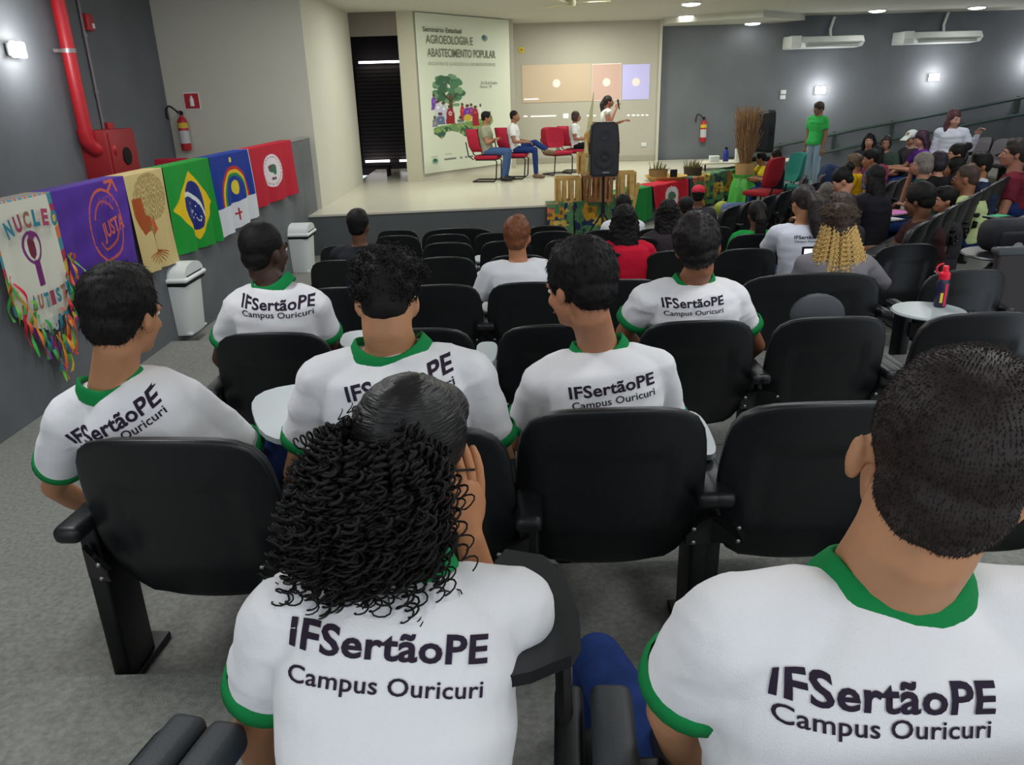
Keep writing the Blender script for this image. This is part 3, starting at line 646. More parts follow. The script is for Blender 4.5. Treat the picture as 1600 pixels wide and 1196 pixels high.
def make_chair(kind, W, ppurple=False):
    t = empty('auditorium_chair', (0, 0, 0))
    vm = M_VINYLP if ppurple else M_VINYL
    panel('back_shell', W, .56, .30, 0, .025, 0, M_PLAST, t, emboss=True)
    panel('back_cushion', W, .56, .30, .026, .06, .012, vm, t, bulge=.02)
    MB().rbox((0, .36, .42), (W - .03, .48, .11), .05).out('seat', vm, t)
    MB().rbox((0, .34, .355), (W - .08, .40, .03), .01).out('seat_pan', M_PLAST, t)
    for s_ in (-1, 1):
        x = s_ * (W / 2 + .035)
        MB().rbox((x, .16, .28), (.055, .15, .56), .012).rbox((x, .18, .012), (.075, .26, .024), .006).out('arm_post', M_METAL, t)
        MB().rbox((x, .18, .565), (.075, .36, .05), .02).out('armrest', M_PAD if kind == 'pad' else M_PLAST, t)
        b = MB(); b.prism([V((x, .055, .50)), V((s_ * (W / 2 - .03), .0, .50)), V((s_ * (W / 2 - .065), -.005, .465)), V((s_ * (W / 2 - .065), .0, .43)), V((x, .055, .405))], (0, .02, 0))
        b = b.out('bracket', M_METAL, t, False); fixn(b)
        for z in (.487, .445): MB().ell((s_ * (W / 2 - .045), -.006, z), (.007, .005, .007), nu=8, nv=6).out('bolt', M_BOLT, b)
    return t
CH['std'] = make_chair('std', .535); CH['wide'] = make_chair('std', .94); CH['purple'] = make_chair('std', .50, True)
USED = set()
def chair(kind, x, y, z, az, label, group, tab=None, s=1.0):
    if kind in USED: t = copy_tree(CH[kind])
    else: t = CH[kind]; USED.add(kind)
    t.location = (x, y, z); t.rotation_euler = (0, 0, -az); t.scale = (s, s, s)
    t['label'] = label; t['category'] = 'chair'; t['group'] = group
    return t
def tablet(ch, x, y, z, rz, m, wd=.30, ln=.38, flat=True):
    vs = []; n = 28
    for i in range(n):
        a = 2 * math.pi * i / n; c, s_ = math.cos(a), math.sin(a); q = (abs(c) ** 3 + abs(s_) ** 3) ** (-1 / 3)
        vs.append(V((wd / 2 * c * q * (1 + .18 * s_), ln / 2 * s_ * q, 0)))
    R = Matrix.Rotation(rz, 3, 'Z'); vs = [R @ v + V((x, y, z)) for v in vs]
    o = MB().prism(vs, (0, 0, .018)).out('writing_tablet', m, None, 40)
    a = MB().rbox((x, y - .02, z - .03), (.04, .2, .04), .01).out('tablet_arm', M_METAL, None)
    o.parent = ch; a.parent = ch
    return o
D2_ = math.radians
ROWS = {1: (1.85, .77, [(-.88, 'nearest full row, leftmost, behind the boy leaning left'), (-.29, 'nearest full row, behind the curly-topped boy, partly hidden by curls'), (.27, 'nearest full row, behind the boy turning left'), (.84, 'empty, just left of the cropped man\'s head'), (1.42, 'mostly hidden by the cropped man\'s head')]),
 2: (3.22, .60, [(-1.06, 'under the dark-haired boy near the bins'), (-.42, 'behind the curly-topped boy, second row'), (.20, 'behind the head of the boy turning left, second row'), (.83, 'under the boy with both elbows out'), (1.42, 'empty, right of the boy with both elbows out'), (2.08, 'empty, behind the close-cropped man, below the red bottle')]),
 3: (4.72, .44, [(-1.05, 'third row, left end near the aisle'), (-.44, 'third row, empty, left of the ginger-haired boy'), (.12, 'third row, under the ginger-haired boy'), (.72, 'third row, behind the red shirt'), (2.9, 'third row, empty, beside the red bottle')]),
 4: (6.3, .30, [(-1.40, 'fourth row, left end'), (-.53, 'fourth row, empty, left of centre'), (.08, 'fourth row, right of the ginger-haired boy'), (.75, 'fourth row, under the woman in the red shirt'), (1.40, 'fourth row, beside the woman in red'), (1.98, 'fourth row, empty, in front of the boy with elbows out'), (2.65, 'fourth row, beside the braids'), (3.33, 'fourth row, right of the blond braids')]),
 5: (7.58, .19, [(-1.62, 'fifth row, left end behind the far boy'), (-.60, 'fifth row, empty, centre left'), (-.02, 'fifth row, empty, centre'), (.62, 'fifth row, right of the ginger-haired boy'), (1.25, 'fifth row, before the curly red-shirt woman'), (1.85, 'fifth row, behind the tall dark hair'), (2.45, 'fifth row, under the green shirt'), (3.05, 'fifth row, under the white shirt with ponytail')]),
 6: (8.67, .09, [(-1.25, 'sixth row, left, beside the far boy'), (-.68, 'sixth row, empty, centre left'), (-.13, 'sixth row, empty, centre'), (.50, 'sixth row, empty, right of the ginger-haired boy'), (1.1, 'sixth row, under the white shirt'), (1.7, 'sixth row, under the long dark hair'), (2.3, 'sixth row, under the black cap')]),
 7: (9.62, .0, [(-1.38, 'front row, left, nearest the stage'), (.50, 'front row, empty, nearest the stage')])}
CHAIRS = {}
for r, (y, z, L_) in ROWS.items():
    for i, (x, l) in enumerate(L_):
        if (r, i) == (1, 0): x, y_, a_ = -.89, 1.74, 4
        elif (r, i) == (1, 1): x, y_, a_ = -.27, 1.76, 2
        else: y_, a_ = y, 0
        c = chair('std', x, y_, z, D2_(a_), 'black auditorium chair, ' + l, 'black auditorium chairs of the main block'); CHAIRS[(r, i)] = c
chair('wide', 1.92, 4.75, .44, 0, 'double-width black auditorium chair under the woman with blond braids', 'double-width black chairs')
chair('wide', -.62, 9.62, .0, 0, 'double-width black auditorium chair in the front row before the stage', 'double-width black chairs')
c0 = chair('std', .50, .60, .80, 0, 'black auditorium chair at the bottom edge under the close-cropped man', 'black auditorium chairs of the main block')
# camera-side armrest and tablet of the nearest row
p = PZ(300, 1150, 1.47)
t = empty('near_double_armrest', (p.x, p.y, .92), math.radians(-14), 'black padded double armrest at the bottom left beside the curly-haired woman', 'armrest')
for s_ in (-1, 1): MB().rbox((s_ * .036, -.16, .52), (.066, .42, .055), .018).out('pad', M_PAD, t)
MB().cap([(-.075, .02, .50), (-.075, -.3, .50)], .022).out('folded_tablet_edge', M_PLAST, t)
MB().rbox((0, -.1, .25), (.07, .16, .5), .02).out('post', M_METAL, t)
p = PZ(925, 1060, 1.45)
t = empty('near_tablet_arm', (p.x, p.y, .92), math.radians(-4), 'black writing tablet and armrest between the curly-haired woman and the cropped man', 'armrest')
MB().rbox((.03, -.22, .52), (.07, .40, .05), .018).out('pad', M_PAD, t)
MB().rbox((-.04, -.2, .46), (.05, .44, .09), .015).out('folded_arm', M_METAL, t)
MB().rbox((-.0, -.1, .22), (.06, .16, .46), .02).out('post', M_METAL, t)
MB().tube([(-.045, -.1, .47), (-.05, .0, .55), (-.06, .1, .60)], .014, 8).out('hinge_rod', M_METAL, t)
a = [PZ(x, y, 1.60) for x, y in ((790, 858), (850, 868), (885, 905), (905, 960), (908, 1000), (893, 1025), (865, 1035), (830, 1050), (780, 1060), (740, 1040), (730, 930))]
Ri = t.matrix_basis.inverted()
MB().prism([Ri @ q for q in a], (0, 0, -.022)).out('writing_tablet', M_TABD, t, False)
# right block: rows running to the upper right, seats facing the stage (az -50 degrees)
AZ = math.radians(-50)
desc = {-2: 'second right-block row', -1: 'middle right-block row', 0: 'long right-block row seen edge on', 1: 'raised right-block row behind the long row', 2: 'highest row of the right block'}
for k, t0, n in ((-2, 1.4, 6), (-1, .2, 8), (0, -1.1, 10), (1, -1.1, 5)):
    for i in range(n):
        q = RO + WU * (t0 + i * .60) + WN * (k * 1.25 + (.10 if k == 0 else 0))
        if q.x < 3.62 and q.y < 9.3: continue
        chair('std', q.x, q.y, RB[k], AZ, 'black chair in the %s, %s from near end' % (desc[k], ['first', 'second', 'third', 'fourth', 'fifth', 'sixth', 'seventh', 'eighth', 'ninth', 'tenth'][i]), 'black auditorium chairs of the right block')
for k in range(3):
    for i in range(4):
        x = 9.1 + k * 1.2; y = 15.2 + i * .62
        chair('purple', x, y, .18 + .18 * k + .06, math.radians(-95), 'purple-grey empty chair near the handrail, %s row up, %s from the camera' % (['lowest', 'middle', 'top'][k], ['first', 'second', 'third', 'fourth'][i]), 'purple-grey chairs by the handrail')
for i, (px, Y_) in enumerate(((1262, 14.4), (1290, 14.6), (1315, 14.2), (1338, 15.2), (1405, 11.6))):
    p = PY(px, 250, Y_); chair('purple', p.x, p.y, .0 if i < 4 else .2, math.radians(-70), 'dark empty chair %s below the handrail' % ['under the man in the green shirt,', 'right of the teal chair,', 'with a blue bag,', 'left of the woman in the black cap,', 'before the purple shirt,'][i], 'purple-grey chairs by the handrail')
# tablets
tablet(CHAIRS[(1, 0)], .17, .62, .66, .35, M_TAB, .34, .50)
tablet(CHAIRS[(2, 0)], .33, .45, .66, 0, M_TAB, .24, .3)
for k in ((2, 1), (1, 2), (3, 1), (4, 1), (5, 1)): tablet(CHAIRS[k], .30, .36, .60, 0, M_TAB, .1, .34)
# ================================================================== PEOPLE
def skinmat(c): return mat('skin_%d_%d' % (c[0], c[1]), c, .55, .35, var=.06, vs=14, bump=.06, bs=220, sub=.12)
def shirtmat(c): return M_SHIRT if c == 'uniform' else mat('cloth_%d_%d_%d' % c, c, .9, .15, bump=.2, bs=300, var=.04, vs=9)
def hairmat(c): return M_HAIR if c is None else mat('hair_%d_%d_%d' % c, c, .55, .3, var=.3, vs=50)
def RH(az, pitch=0, roll=0): return Matrix.Rotation(-az, 3, 'Z') @ Matrix.Rotation(pitch, 3, 'X') @ Matrix.Rotation(roll, 3, 'Y')
D2 = math.radians
def hand(solid, raw, w, d, n, side, s=1.0, curl=.35, spread=.12):
    d = d.normalized(); n = (n - d * n.dot(d)).normalized(); l = d.cross(n) * side
    R = Matrix((l, d, n)).transposed()
    solid.ell(w + d * .048 * s, (.041 * s, .055 * s, .017 * s), R); solid.cap([w - d * .02 * s, w + d * .03 * s], [.026 * s, .028 * s], 10, (1, .7), l)
    for i, (o, L) in enumerate(((.030, .072), (.010, .082), (-.010, .076), (-.029, .060))):
        p = w + d * .085 * s + l * o * s; a = 0; pts = [p - d * .02 * s, p]
        dd = (d + l * (o * spread / .03)).normalized()
        for j, f in enumerate((.45, .30, .25)):
            a += curl * (1 + .15 * i); p = p + (dd * math.cos(a) + n * math.sin(a)) * L * f * s; pts.append(p)
        raw.cap(pts, [.0088 * s, .0092 * s, .0085 * s, .0078 * s, .0065 * s], 8)
    p = w + d * .028 * s + l * .032 * s; q = p + (d * .55 + l * .75 + n * .3).normalized() * .036 * s; r = q + (d * .9 + l * .25 + n * .35).normalized() * .032 * s
    raw.cap([p - l * .015 * s, p, q, r], [.013 * s, .012 * s, .0105 * s, .0085 * s], 8)
def head_parts(mb, c, R, s, neck, nr=.055, male=True):
    T = lambda x, y, z: c + R @ V((x, y, z)) * s
    def E(x, y, z, a, b, d, Q=None): mb.ell(T(x, y, z), (a * s, b * s, d * s), R @ Q if Q else R)
    E(0, -.012, .032, .073, .092, .083); E(0, .028, -.028, .060, .062, .078); E(0, .050, -.082, .036, .034, .024)
    E(0, .0, -.055, .052, .050, .045)
    for x in (-1, 1):
        E(x * .033, .066, -.030, .022, .020, .020); E(x * .030, .076, .012, .026, .012, .010)
        E(x * .074, -.006, -.020, .007, .016, .026, Matrix.Rotation(x * -.35, 3, 'Z')); E(x * .080, -.016, -.012, .0055, .010, .023, Matrix.Rotation(x * -.5, 3, 'Z'))
    mb.cap([T(0, .082, .008), T(0, .098, -.018), T(0, .104, -.032)], [.008 * s, .0105 * s, .014 * s], 10)
    E(0, .086, -.058, .022, .010, .006); E(0, .084, -.068, .019, .010, .006)
    mb.cap([T(0, -.028, -.035), T(0, -.030, -.075), neck.lerp(T(0, -.03, -.07), .35), neck, neck + (neck - c).normalized() * .05 * s], [nr * .98 * s, nr * .96 * s, nr * s, nr * 1.06 * s, nr * 1.15 * s], 16)
def head_extras(par, inv, c, R, s, hm, brow=True, glasses=False, beard=None):
    T = lambda x, y, z: inv(c + R @ V((x, y, z)) * s)
    e = MB(); i_ = MB(); b = MB()
    for x in (-1, 1):
        e.ell(T(x * .030, .080, -.003), (.011 * s, .009 * s, .008 * s), R, 10, 8); i_.ell(T(x * .030, .0875, -.003), (.0055 * s, .003 * s, .0055 * s), R, 8, 6)
        b.cap([T(x * .014, .093, .016), T(x * .032, .090, .021), T(x * .050, .078, .015)], [.003 * s, .004 * s, .002 * s], 6)
    ey = e.out('eyes', mat('eye_white', (220, 214, 208), .3), par); i_.out('irises', mat('iris_dark', (34, 22, 18), .2), ey); b.out('eyebrows', hm, par)
    MB().cap([T(-.020, .092, -.063), T(0, .099, -.062), T(.020, .092, -.063)], [.003 * s, .005 * s, .003 * s], 8).out('lips', mat('lips_rose', (140, 76, 68), .5), par)
    if glasses:
        g = MB()
        for x in (-1, 1):
            pts = [T(x * .032 + .023 * math.cos(a), .096, -.003 + .018 * math.sin(a)) for a in [k * math.pi / 7 for k in range(15)]]
            g.tube(pts, .0016 * s, 6)
            g.tube([T(x * .055, .094, .004), T(x * .078, .06, .006), T(x * .083, -.005, .006), T(x * .082, -.02, -.01)], .0022 * s, 6)
        g.tube([T(-.009, .098, 0), T(.009, .098, 0)], .0016 * s, 6); g.out('glasses', M_BLACK, par)
    if beard: MB().ell(T(0, .046, -.078), (.050 * s, .046 * s, .040 * s), R).out('beard', hm, par)
def strands(me, n, L, jit, flow, s=1.0, rad=.0009, keep=None):
    """short hair strands as thin three-sided needles rooted on the hair surface"""
    vs = me.vertices; N = len(vs); mb = MB()
    for _ in range(n):
        v = vs[random.randrange(N)]; nn = v.normal.copy(); p = v.co.copy()
        if keep and not keep(p): continue
        f = flow(p, nn); d = (nn * jit + f + V((random.gauss(0, .15), random.gauss(0, .15), random.gauss(0, .15)))).normalized()
        l = L * random.uniform(.6, 1.2); a = d.orthogonal().normalized(); b = d.cross(a); r = rad * s
        q = p - nn * .002; m_ = q + d * l * .55 + f * l * .05; e = q + d * l + f * l * .2
        k = len(mb.v); mb.v += [q + a * r, q - a * r * .5 + b * r * .87, q - a * r * .5 - b * r * .87, m_ + a * r * .8, m_ - a * r * .4 + b * r * .7, m_ - a * r * .4 - b * r * .7, e]
        mb.f += [(k, k + 1, k + 4, k + 3), (k + 1, k + 2, k + 5, k + 4), (k + 2, k, k + 3, k + 5), (k + 3, k + 4, k + 6), (k + 4, k + 5, k + 6), (k + 5, k + 3, k + 6)]
    # fast append
    base = [v.co.copy() for v in me.vertices]; fs = [tuple(p.vertices) for p in me.polygons]; n0 = len(base)
    out = bpy.data.meshes.new('hair'); out.from_pydata([tuple(v) for v in base + mb.v], [], fs + [tuple(i + n0 for i in f) for f in mb.f]); out.update(); return out
def helix(mb, p, d, L, R_, pitch, r, ph=0, n=5, sag=0, taper=True):
    d = d.normalized(); a = d.orthogonal().normalized(); b = d.cross(a); turns = L / pitch; N = max(6, int(turns * 9)); pts = []; rr = []
    for i in range(N + 1):
        t = i / N; an = ph + 2 * math.pi * turns * t; k = R_ * (.5 + .5 * min(1, t * 4))
        pts.append(p + d * L * t + (a * math.cos(an) + b * math.sin(an)) * k + V((0, 0, -sag * t * t))); rr.append(r * (1 - .6 * t if taper else 1))
    mb.tube(pts, rr, n)
def hair(par, inv, kind, c, R, s, hm, vox, dens=0, extra=None):
    T = lambda x, y, z: c + R @ V((x, y, z)) * s
    mb = MB()
    def E(x, y, z, a, b, d): mb.ell(T(x, y, z), (a * s, b * s, d * s), R, 20, 14)
    if kind == 'bald': return None
    thick = {'crop': .0, 'short': .006, 'full': .012, 'curly': .014}.get(kind, .006)
    E(0, -.020, .040, .077 + thick, .093 + thick, .086 + thick); E(0, -.052, -.012, .062 + thick * .7, .055 + thick * .7, .060)
    if kind == 'full' or kind == 'short': E(0, .03, .085, .055, .05, .035 + thick)
    if kind == 'curly':
        E(0, .02, .10, .075, .075, .04)
    if kind in ('long', 'longwavy'):
        L = extra or .30
        mb.cap([T(0, -.03, .03), T(0, -.055, -.06), T(0, -.075, -.06 - L * .5), T(0, -.085, -.06 - L)], [.080 * s, .085 * s, .088 * s, .05 * s], 16, (1.05, .55), R @ V((1, 0, 0)))
        for x in (-1, 1): mb.cap([T(x * .07, -.01, .03), T(x * .082, -.015, -.06), T(x * .085, .0, -.06 - L * .7)], [.03 * s, .035 * s, .02 * s], 10)
    if kind == 'bob':
        E(0, -.03, -.02, .092, .088, .095)
    if kind == 'bun': E(0, -.12, .09, .055, .05, .05)
    if kind == 'pony':
        E(0, -.10, .02, .035, .04, .04); mb.cap([T(0, -.11, .03), T(0, -.145, -.03), T(0, -.13, -.16), T(0, -.12, -.26)], [.035 * s, .05 * s, .05 * s, .02 * s], 12)
    me = remesh(mb, vox, 3)
    amp = {'crop': .0015, 'short': .003, 'full': .003, 'curly': .009, 'longwavy': .012, 'long': .004}.get(kind, .003) * s
    fr = 60 if kind in ('curly', 'longwavy') else 35
    displace(me, lambda p: amp * (noise.noise(p * fr) + .5 * noise.noise(p * fr * 2.3)))
    if dens:
        dn = R @ V((0, -.15, -1)); fwd = R @ V((0, 1, 0))
        if kind == 'crop': me = strands(me, dens, .0055 * s, .55, lambda p, n: ((dn - n * dn.dot(n)) * .9), s, .0005)
        elif kind == 'curly': pass
        else: me = strands(me, dens, .020 * s, .05, lambda p, n: ((dn - n * dn.dot(n)) * 1.0), s, .0007)
    displace(me, None, -inv(V((0, 0, 0))))
    o = link('hair', me, hm, par, True)
    if kind == 'curly' and dens:
        cm_ = MB(); vs = [v.co.copy() for v in me.vertices]; ns = [v.normal.copy() for v in me.vertices]; ic = inv(c)
        for _ in range(dens):
            i = random.randrange(len(vs)); 
            q = R.transposed() @ (vs[i] - ic)
            if q.z < .0 * s: continue
            helix(cm_, vs[i] - ns[i] * .004, ns[i] + V((random.gauss(0, .8), random.gauss(0, .8), random.gauss(0, .6))), random.uniform(.015, .035) * s, .007 * s, .012, .0022 * s, random.random() * 6, 4)
        cm_.out('curls', hm, o, True)
    return o
def frame3(right, up): 
    up = up.normalized(); right = (right - up * right.dot(up)).normalized(); return right, up.cross(right), up
def torso(mb, J, s, inf=0, t0=-.12, top=True, wide=1.0, depth=1.0):
    H, N = J['hip'], J['neck']; up = N - H; rs_ = J['shR'] - J['shL']; hw = rs_.length / 2; rh = J.get('hright', rs_).normalized()
    rings = []; n = 24; nn = 2.6; L = up.length
    prof = [(t0, .90, .118), (.0, .92, .122), (.2, .86, .112), (.42, .88, .112), (.62, .97, .118), (.78, 1.0, .114), (.88, .90, .100), (.96, .62, .08), (1.02, .36, .058)]
    for t, a, b in prof:
        r = rh.lerp(rs_.normalized(), max(0, min(1, t))); r_, f, u = frame3(r, up)
        p = H + up * t - f * (.035 * math.sin(math.pi * max(0, min(1, t))) * s) 
        A = hw * a * wide + inf; B = b * s * depth + inf
        if t > .8: p = p - f * .012 * s
        rings.append([p + r_ * (abs(math.cos(q)) ** (2 / nn) * math.copysign(1, math.cos(q)) * A) + f * (abs(math.sin(q)) ** (2 / nn) * math.copysign(1, math.sin(q)) * B) for q in [2 * math.pi * k / n for k in range(n)]])
    vs = [v for r in rings for v in r]; fs = [(i * n + k, i * n + (k + 1) % n, (i + 1) * n + (k + 1) % n, (i + 1) * n + k) for i in range(len(rings) - 1) for k in range(n)]
    fs += [tuple(range(n))[::-1], tuple((len(rings) - 1) * n + k for k in range(n))]; mb.add(vs, fs)
    for k in ('shL', 'shR'):
        S = J[k]; mb.cap([N - up.normalized() * .038 * s + (S - N) * .15, N.lerp(S, .55) - up.normalized() * .004 * s, S], [.045 * s + inf, .050 * s + inf, .058 * s + inf], 14)
        mb.ell(S.lerp(H + up * .6, .22), (.055 * s + inf, .06 * s + inf, .09 * s + inf))
def person(label, J, s=1.0, skin=(170, 120, 86), hk='short', hc=None, shirt='uniform', pants=(38, 58, 110), head=None, hrot=(0, 0, 0), vox=.014, dens=0, sleeve=.62, collar=None, cuff=None, cup=0, hands=None, group='seated audience', glasses=False, beard=False, base=None, hextra=None, shoes=(30, 30, 34), letters=None, wrinkle=1.45, neckr=.055, hs=None, cat='person', lw=None, wide=1.0, tank=False, skirt=None):
    az, pi_, ro = [D2(a) for a in hrot]; R = RH(az, pi_, ro); hs = hs or s
    up = (J['neck'] - J['hip']).normalized()
    B = V(base) if base is not None else V((J['hip'].x, J['hip'].y, 0)); inv = lambda p: p - B
    sm = skinmat(skin); hm = hairmat(hc)
    mb = MB(); raw = MB()
    torso(mb, J, s, 0)
    head_parts(mb, head, R, hs, J['neck'], neckr)
    fwd = frame3(J['shR'] - J['shL'], up)[1]
    for side, sh, el, wr in ((-1, 'shL', 'elL', 'wrL'), (1, 'shR', 'elR', 'wrR')):
        S, E_, W_ = J[sh], J[el], J[wr]
        mb.cap([S, S.lerp(E_, .5), E_], [.052 * s, .047 * s, .038 * s], 12); mb.cap([E_, E_.lerp(W_, .4), W_], [.039 * s, .037 * s, .024 * s], 12)
        hd = (W_ - E_).normalized(); hn = V((0, 0, -1)); curl = .35
        if hands and side in hands: hd, hn, curl = hands[side]; hd = V(hd); hn = V(hn)
        if abs(hd.normalized().dot(hn.normalized())) > .95: hn = fwd * -1
        hand(mb, raw, W_, hd, hn, side, s, curl)
    for side, hp, kn, an in ((-1, 'hpL', 'knL', 'anL'), (1, 'hpR', 'knR', 'anR')):
        a, b, c_ = J[hp], J[kn], J[an]
        mb.cap([a, a.lerp(b, .5), b], [.078 * s, .068 * s, .050 * s], 12); mb.cap([b, b.lerp(c_, .35), c_], [.050 * s, .052 * s, .034 * s], 12)
        f = J.get('footd', fwd); f = V((f.x, f.y, 0)).normalized(); mb.cap([c_ - V((0, 0, .04 * s)), c_ + f * .13 * s - V((0, 0, .055 * s))], [.035 * s, .03 * s], 10)
    me = remesh(mb, vox, 3); 
    displace(me, None, B)
    for i, v in enumerate(raw.v): raw.v[i] = v - B
    append_mesh(me, raw)
    body = link('person', me, sm, None, True, label, cat, group, loc=B)
    # shirt
    sh_ = MB(); inf = .014 * s; torso(sh_, J, s, inf, wide=wide)
    hems = []
    for sh, el in (('shL', 'elL'), ('shR', 'elR')):
        if tank: continue
        S, E_ = J[sh], J[el]; h = S.lerp(E_, sleeve) if sleeve < 1 else J['wr' + sh[-1]]
        if sleeve < 1:
            sh_.tube([S, S.lerp(h, .5), h], [.071 * s, .070 * s, .066 * s], 18); hems.append((h, (h - S).normalized(), sh))
        else:
            sh_.cap([S, S.lerp(E_, .5), E_], [.066 * s, .060 * s, .053 * s], 14); sh_.cap([E_, h], [.053 * s, .036 * s], 14)
    sv = max(.009, vox * .8) if vox < .012 else vox
    me = remesh(sh_, sv, 4)
    dp = up
    def wr(p):
        a = noise.noise(p * 4 + V((3, 1, 2))); q = noise.noise(V((p.x * 7 + p.z * 9, p.y * 7, p.z * 13 - p.x * 5)))
        return (noise.noise(p * 5.5) * .006 + noise.noise(V((p.x * 5, p.y * 5, p.z * 20))) * .004 + (.5 - abs(q)) ** 3 * .05 * max(0, a + .1)) * wrinkle * s
    displace(me, wr)
    bvh = BVHTree.FromPolygons([v.co.copy() for v in me.vertices], [tuple(p.vertices) for p in me.polygons])
    displace(me, None, B)
    so = link('shirt', me, shirtmat(shirt), body, True)
    if collar:
        N = J['neck']; nd = (head + R @ V((0, -.03, -.07)) * hs - N).normalized(); nd = (nd * .55 + up * .6).normalized(); rr, ff, uu = frame3(J['shR'] - J['shL'], nd)
        k = MB(); n = 36; rings = []
        for (h, rad) in ((-.014, .090), (-.004, .087), (.012, .079), (.024, .073), (.025, .069), (.008, .067)):
            rings.append([N + uu * (h + cup + .022 * math.cos(q) * -1 * 0 + .020 * abs(math.cos(q)) ** 2 - .03 * max(0, math.sin(q))) * s + (rr * math.cos(q) * 1.08 + ff * math.sin(q) * .98) * rad * s * neckr / .055 - ff * .004 * s for q in [2 * math.pi * i / n for i in range(n)]])
        vs = [v - B for r in rings for v in r]; fs = [(i * n + a, i * n + (a + 1) % n, (i + 1) * n + (a + 1) % n, (i + 1) * n + a) for i in range(len(rings) - 1) for a in range(n)]
        mesh('collar', vs, fs, collar, so, True)
    if cuff and sleeve < 1:
        for h, d_, nm in hems:
            k = MB(); k.tube([h - d_ * .026 * s - B, h - d_ * .022 * s - B, h + d_ * .006 * s - B, h + d_ * .010 * s - B], [.070 * s, .0755 * s, .0745 * s, .062 * s], 22, caps=False).out('cuff', cuff, so, True)
    if letters:
        (lx, ly), wpx, dyl, tilt = letters[:4]; m_ = letters[4] if len(letters) > 4 else M_INK
        r_ = ray(lx, ly); h = bvh.ray_cast(V((0, 0, CZ)), r_.normalized(), 30)
        if h[0]:
            P0 = h[0]; dep = (P0 - V((0, 0, CZ))).dot(FW); wdt = wpx * dep / F
            rr, ff, uu = frame3(J['shR'] - J['shL'], up); rr2 = (rr * math.cos(D2(tilt)) + uu * math.sin(D2(tilt))); uu2 = rr2.cross(-ff).normalized() * 1; uu2 = ff.cross(rr2) * -1
            if uu2.dot(uu) < 0: uu2 = -uu2
            fl = wdt / 22
            text_on('IFSertãoPE', 'lettering', so, P0, rr2, uu2, wdt, m_, bvh, .0022, .026, None, 1.04, fl, inv=INV(B), squash=.84)
            text_on('Campus Ouricuri', 'lettering', so, P0 - uu2 * dyl * dep / F, rr2, uu2, wdt * .97, m_, bvh, .0022, .012, None, 1.03, fl, inv=INV(B), squash=.84)
    # trousers or skirt
    pm = MB()
    if pants:
        for hp, kn, an in (('hpL', 'knL', 'anL'), ('hpR', 'knR', 'anR')):
            a, b, c_ = J[hp], J[kn], J[an]
            pm.cap([a, a.lerp(b, .5), b], [.090 * s, .080 * s, .062 * s], 12); pm.tube([b, b.lerp(c_, .4), c_ + V((0, 0, .02))], [.062 * s, .062 * s, .050 * s], 12); pm.ell(b, (.062 * s,) * 3)
        pm.ell((J['hpL'] + J['hpR']) / 2 - fwd * .01, (.165 * s, .125 * s, .11 * s), Matrix((frame3(J['shR'] - J['shL'], V((0, 0, 1))))).transposed())
        me = remesh(pm, max(vox, .012), 3)
        displace(me, lambda p: .004 * noise.noise(p * 9), B)
        pn = link('trousers', me, M_JEAN if pants == (38, 58, 110) else shirtmat(pants), body, True)
        f = J.get('footd', fwd); f = V((f.x, f.y, 0)).normalized()
        for an in ('anL', 'anR'):
            c_ = J[an] - B; z0 = -.075 * s
            k = MB().cap([c_ + V((0, 0, z0 + .045 * s)) - f * .03 * s, c_ + f * .06 * s + V((0, 0, z0 + .045 * s)), c_ + f * .16 * s + V((0, 0, z0 + .038 * s))], [.045 * s, .046 * s, .036 * s], 12)
            k.out('shoe', mat('shoe_%d' % shoes[0], shoes, .6), body)
    hair(body, inv, hk, head, R, hs, hm, max(.007, vox * .8) if dens == 0 else .006, dens, hextra)
    head_extras(body, inv, head, R, hs, hm, glasses=glasses, beard=beard)
    return body, so, bvh, R
class INV:
    def __init__(s, B): s.B = B
    def __matmul__(s, p): return p - s.B
def legs_seated(J, hip, az, s, floor, kneeh=None, spread=.11):
    f = V((math.sin(az), math.cos(az), 0)); r = V((f.y, -f.x, 0))
    for sd, k in ((-1, 'L'), (1, 'R')):
        a = hip + r * sd * .085 * s - V((0, 0, .02)); b = a + f * .42 * s + r * sd * (spread - .085) * s; b.z = max(a.z + .0, floor + .45 * s * .98)
        J['hp' + k] = a; J['kn' + k] = b; J['an' + k] = V((b.x, b.y, floor + .085 * s)) + f * .02
    J['hright'] = r; J['footd'] = f
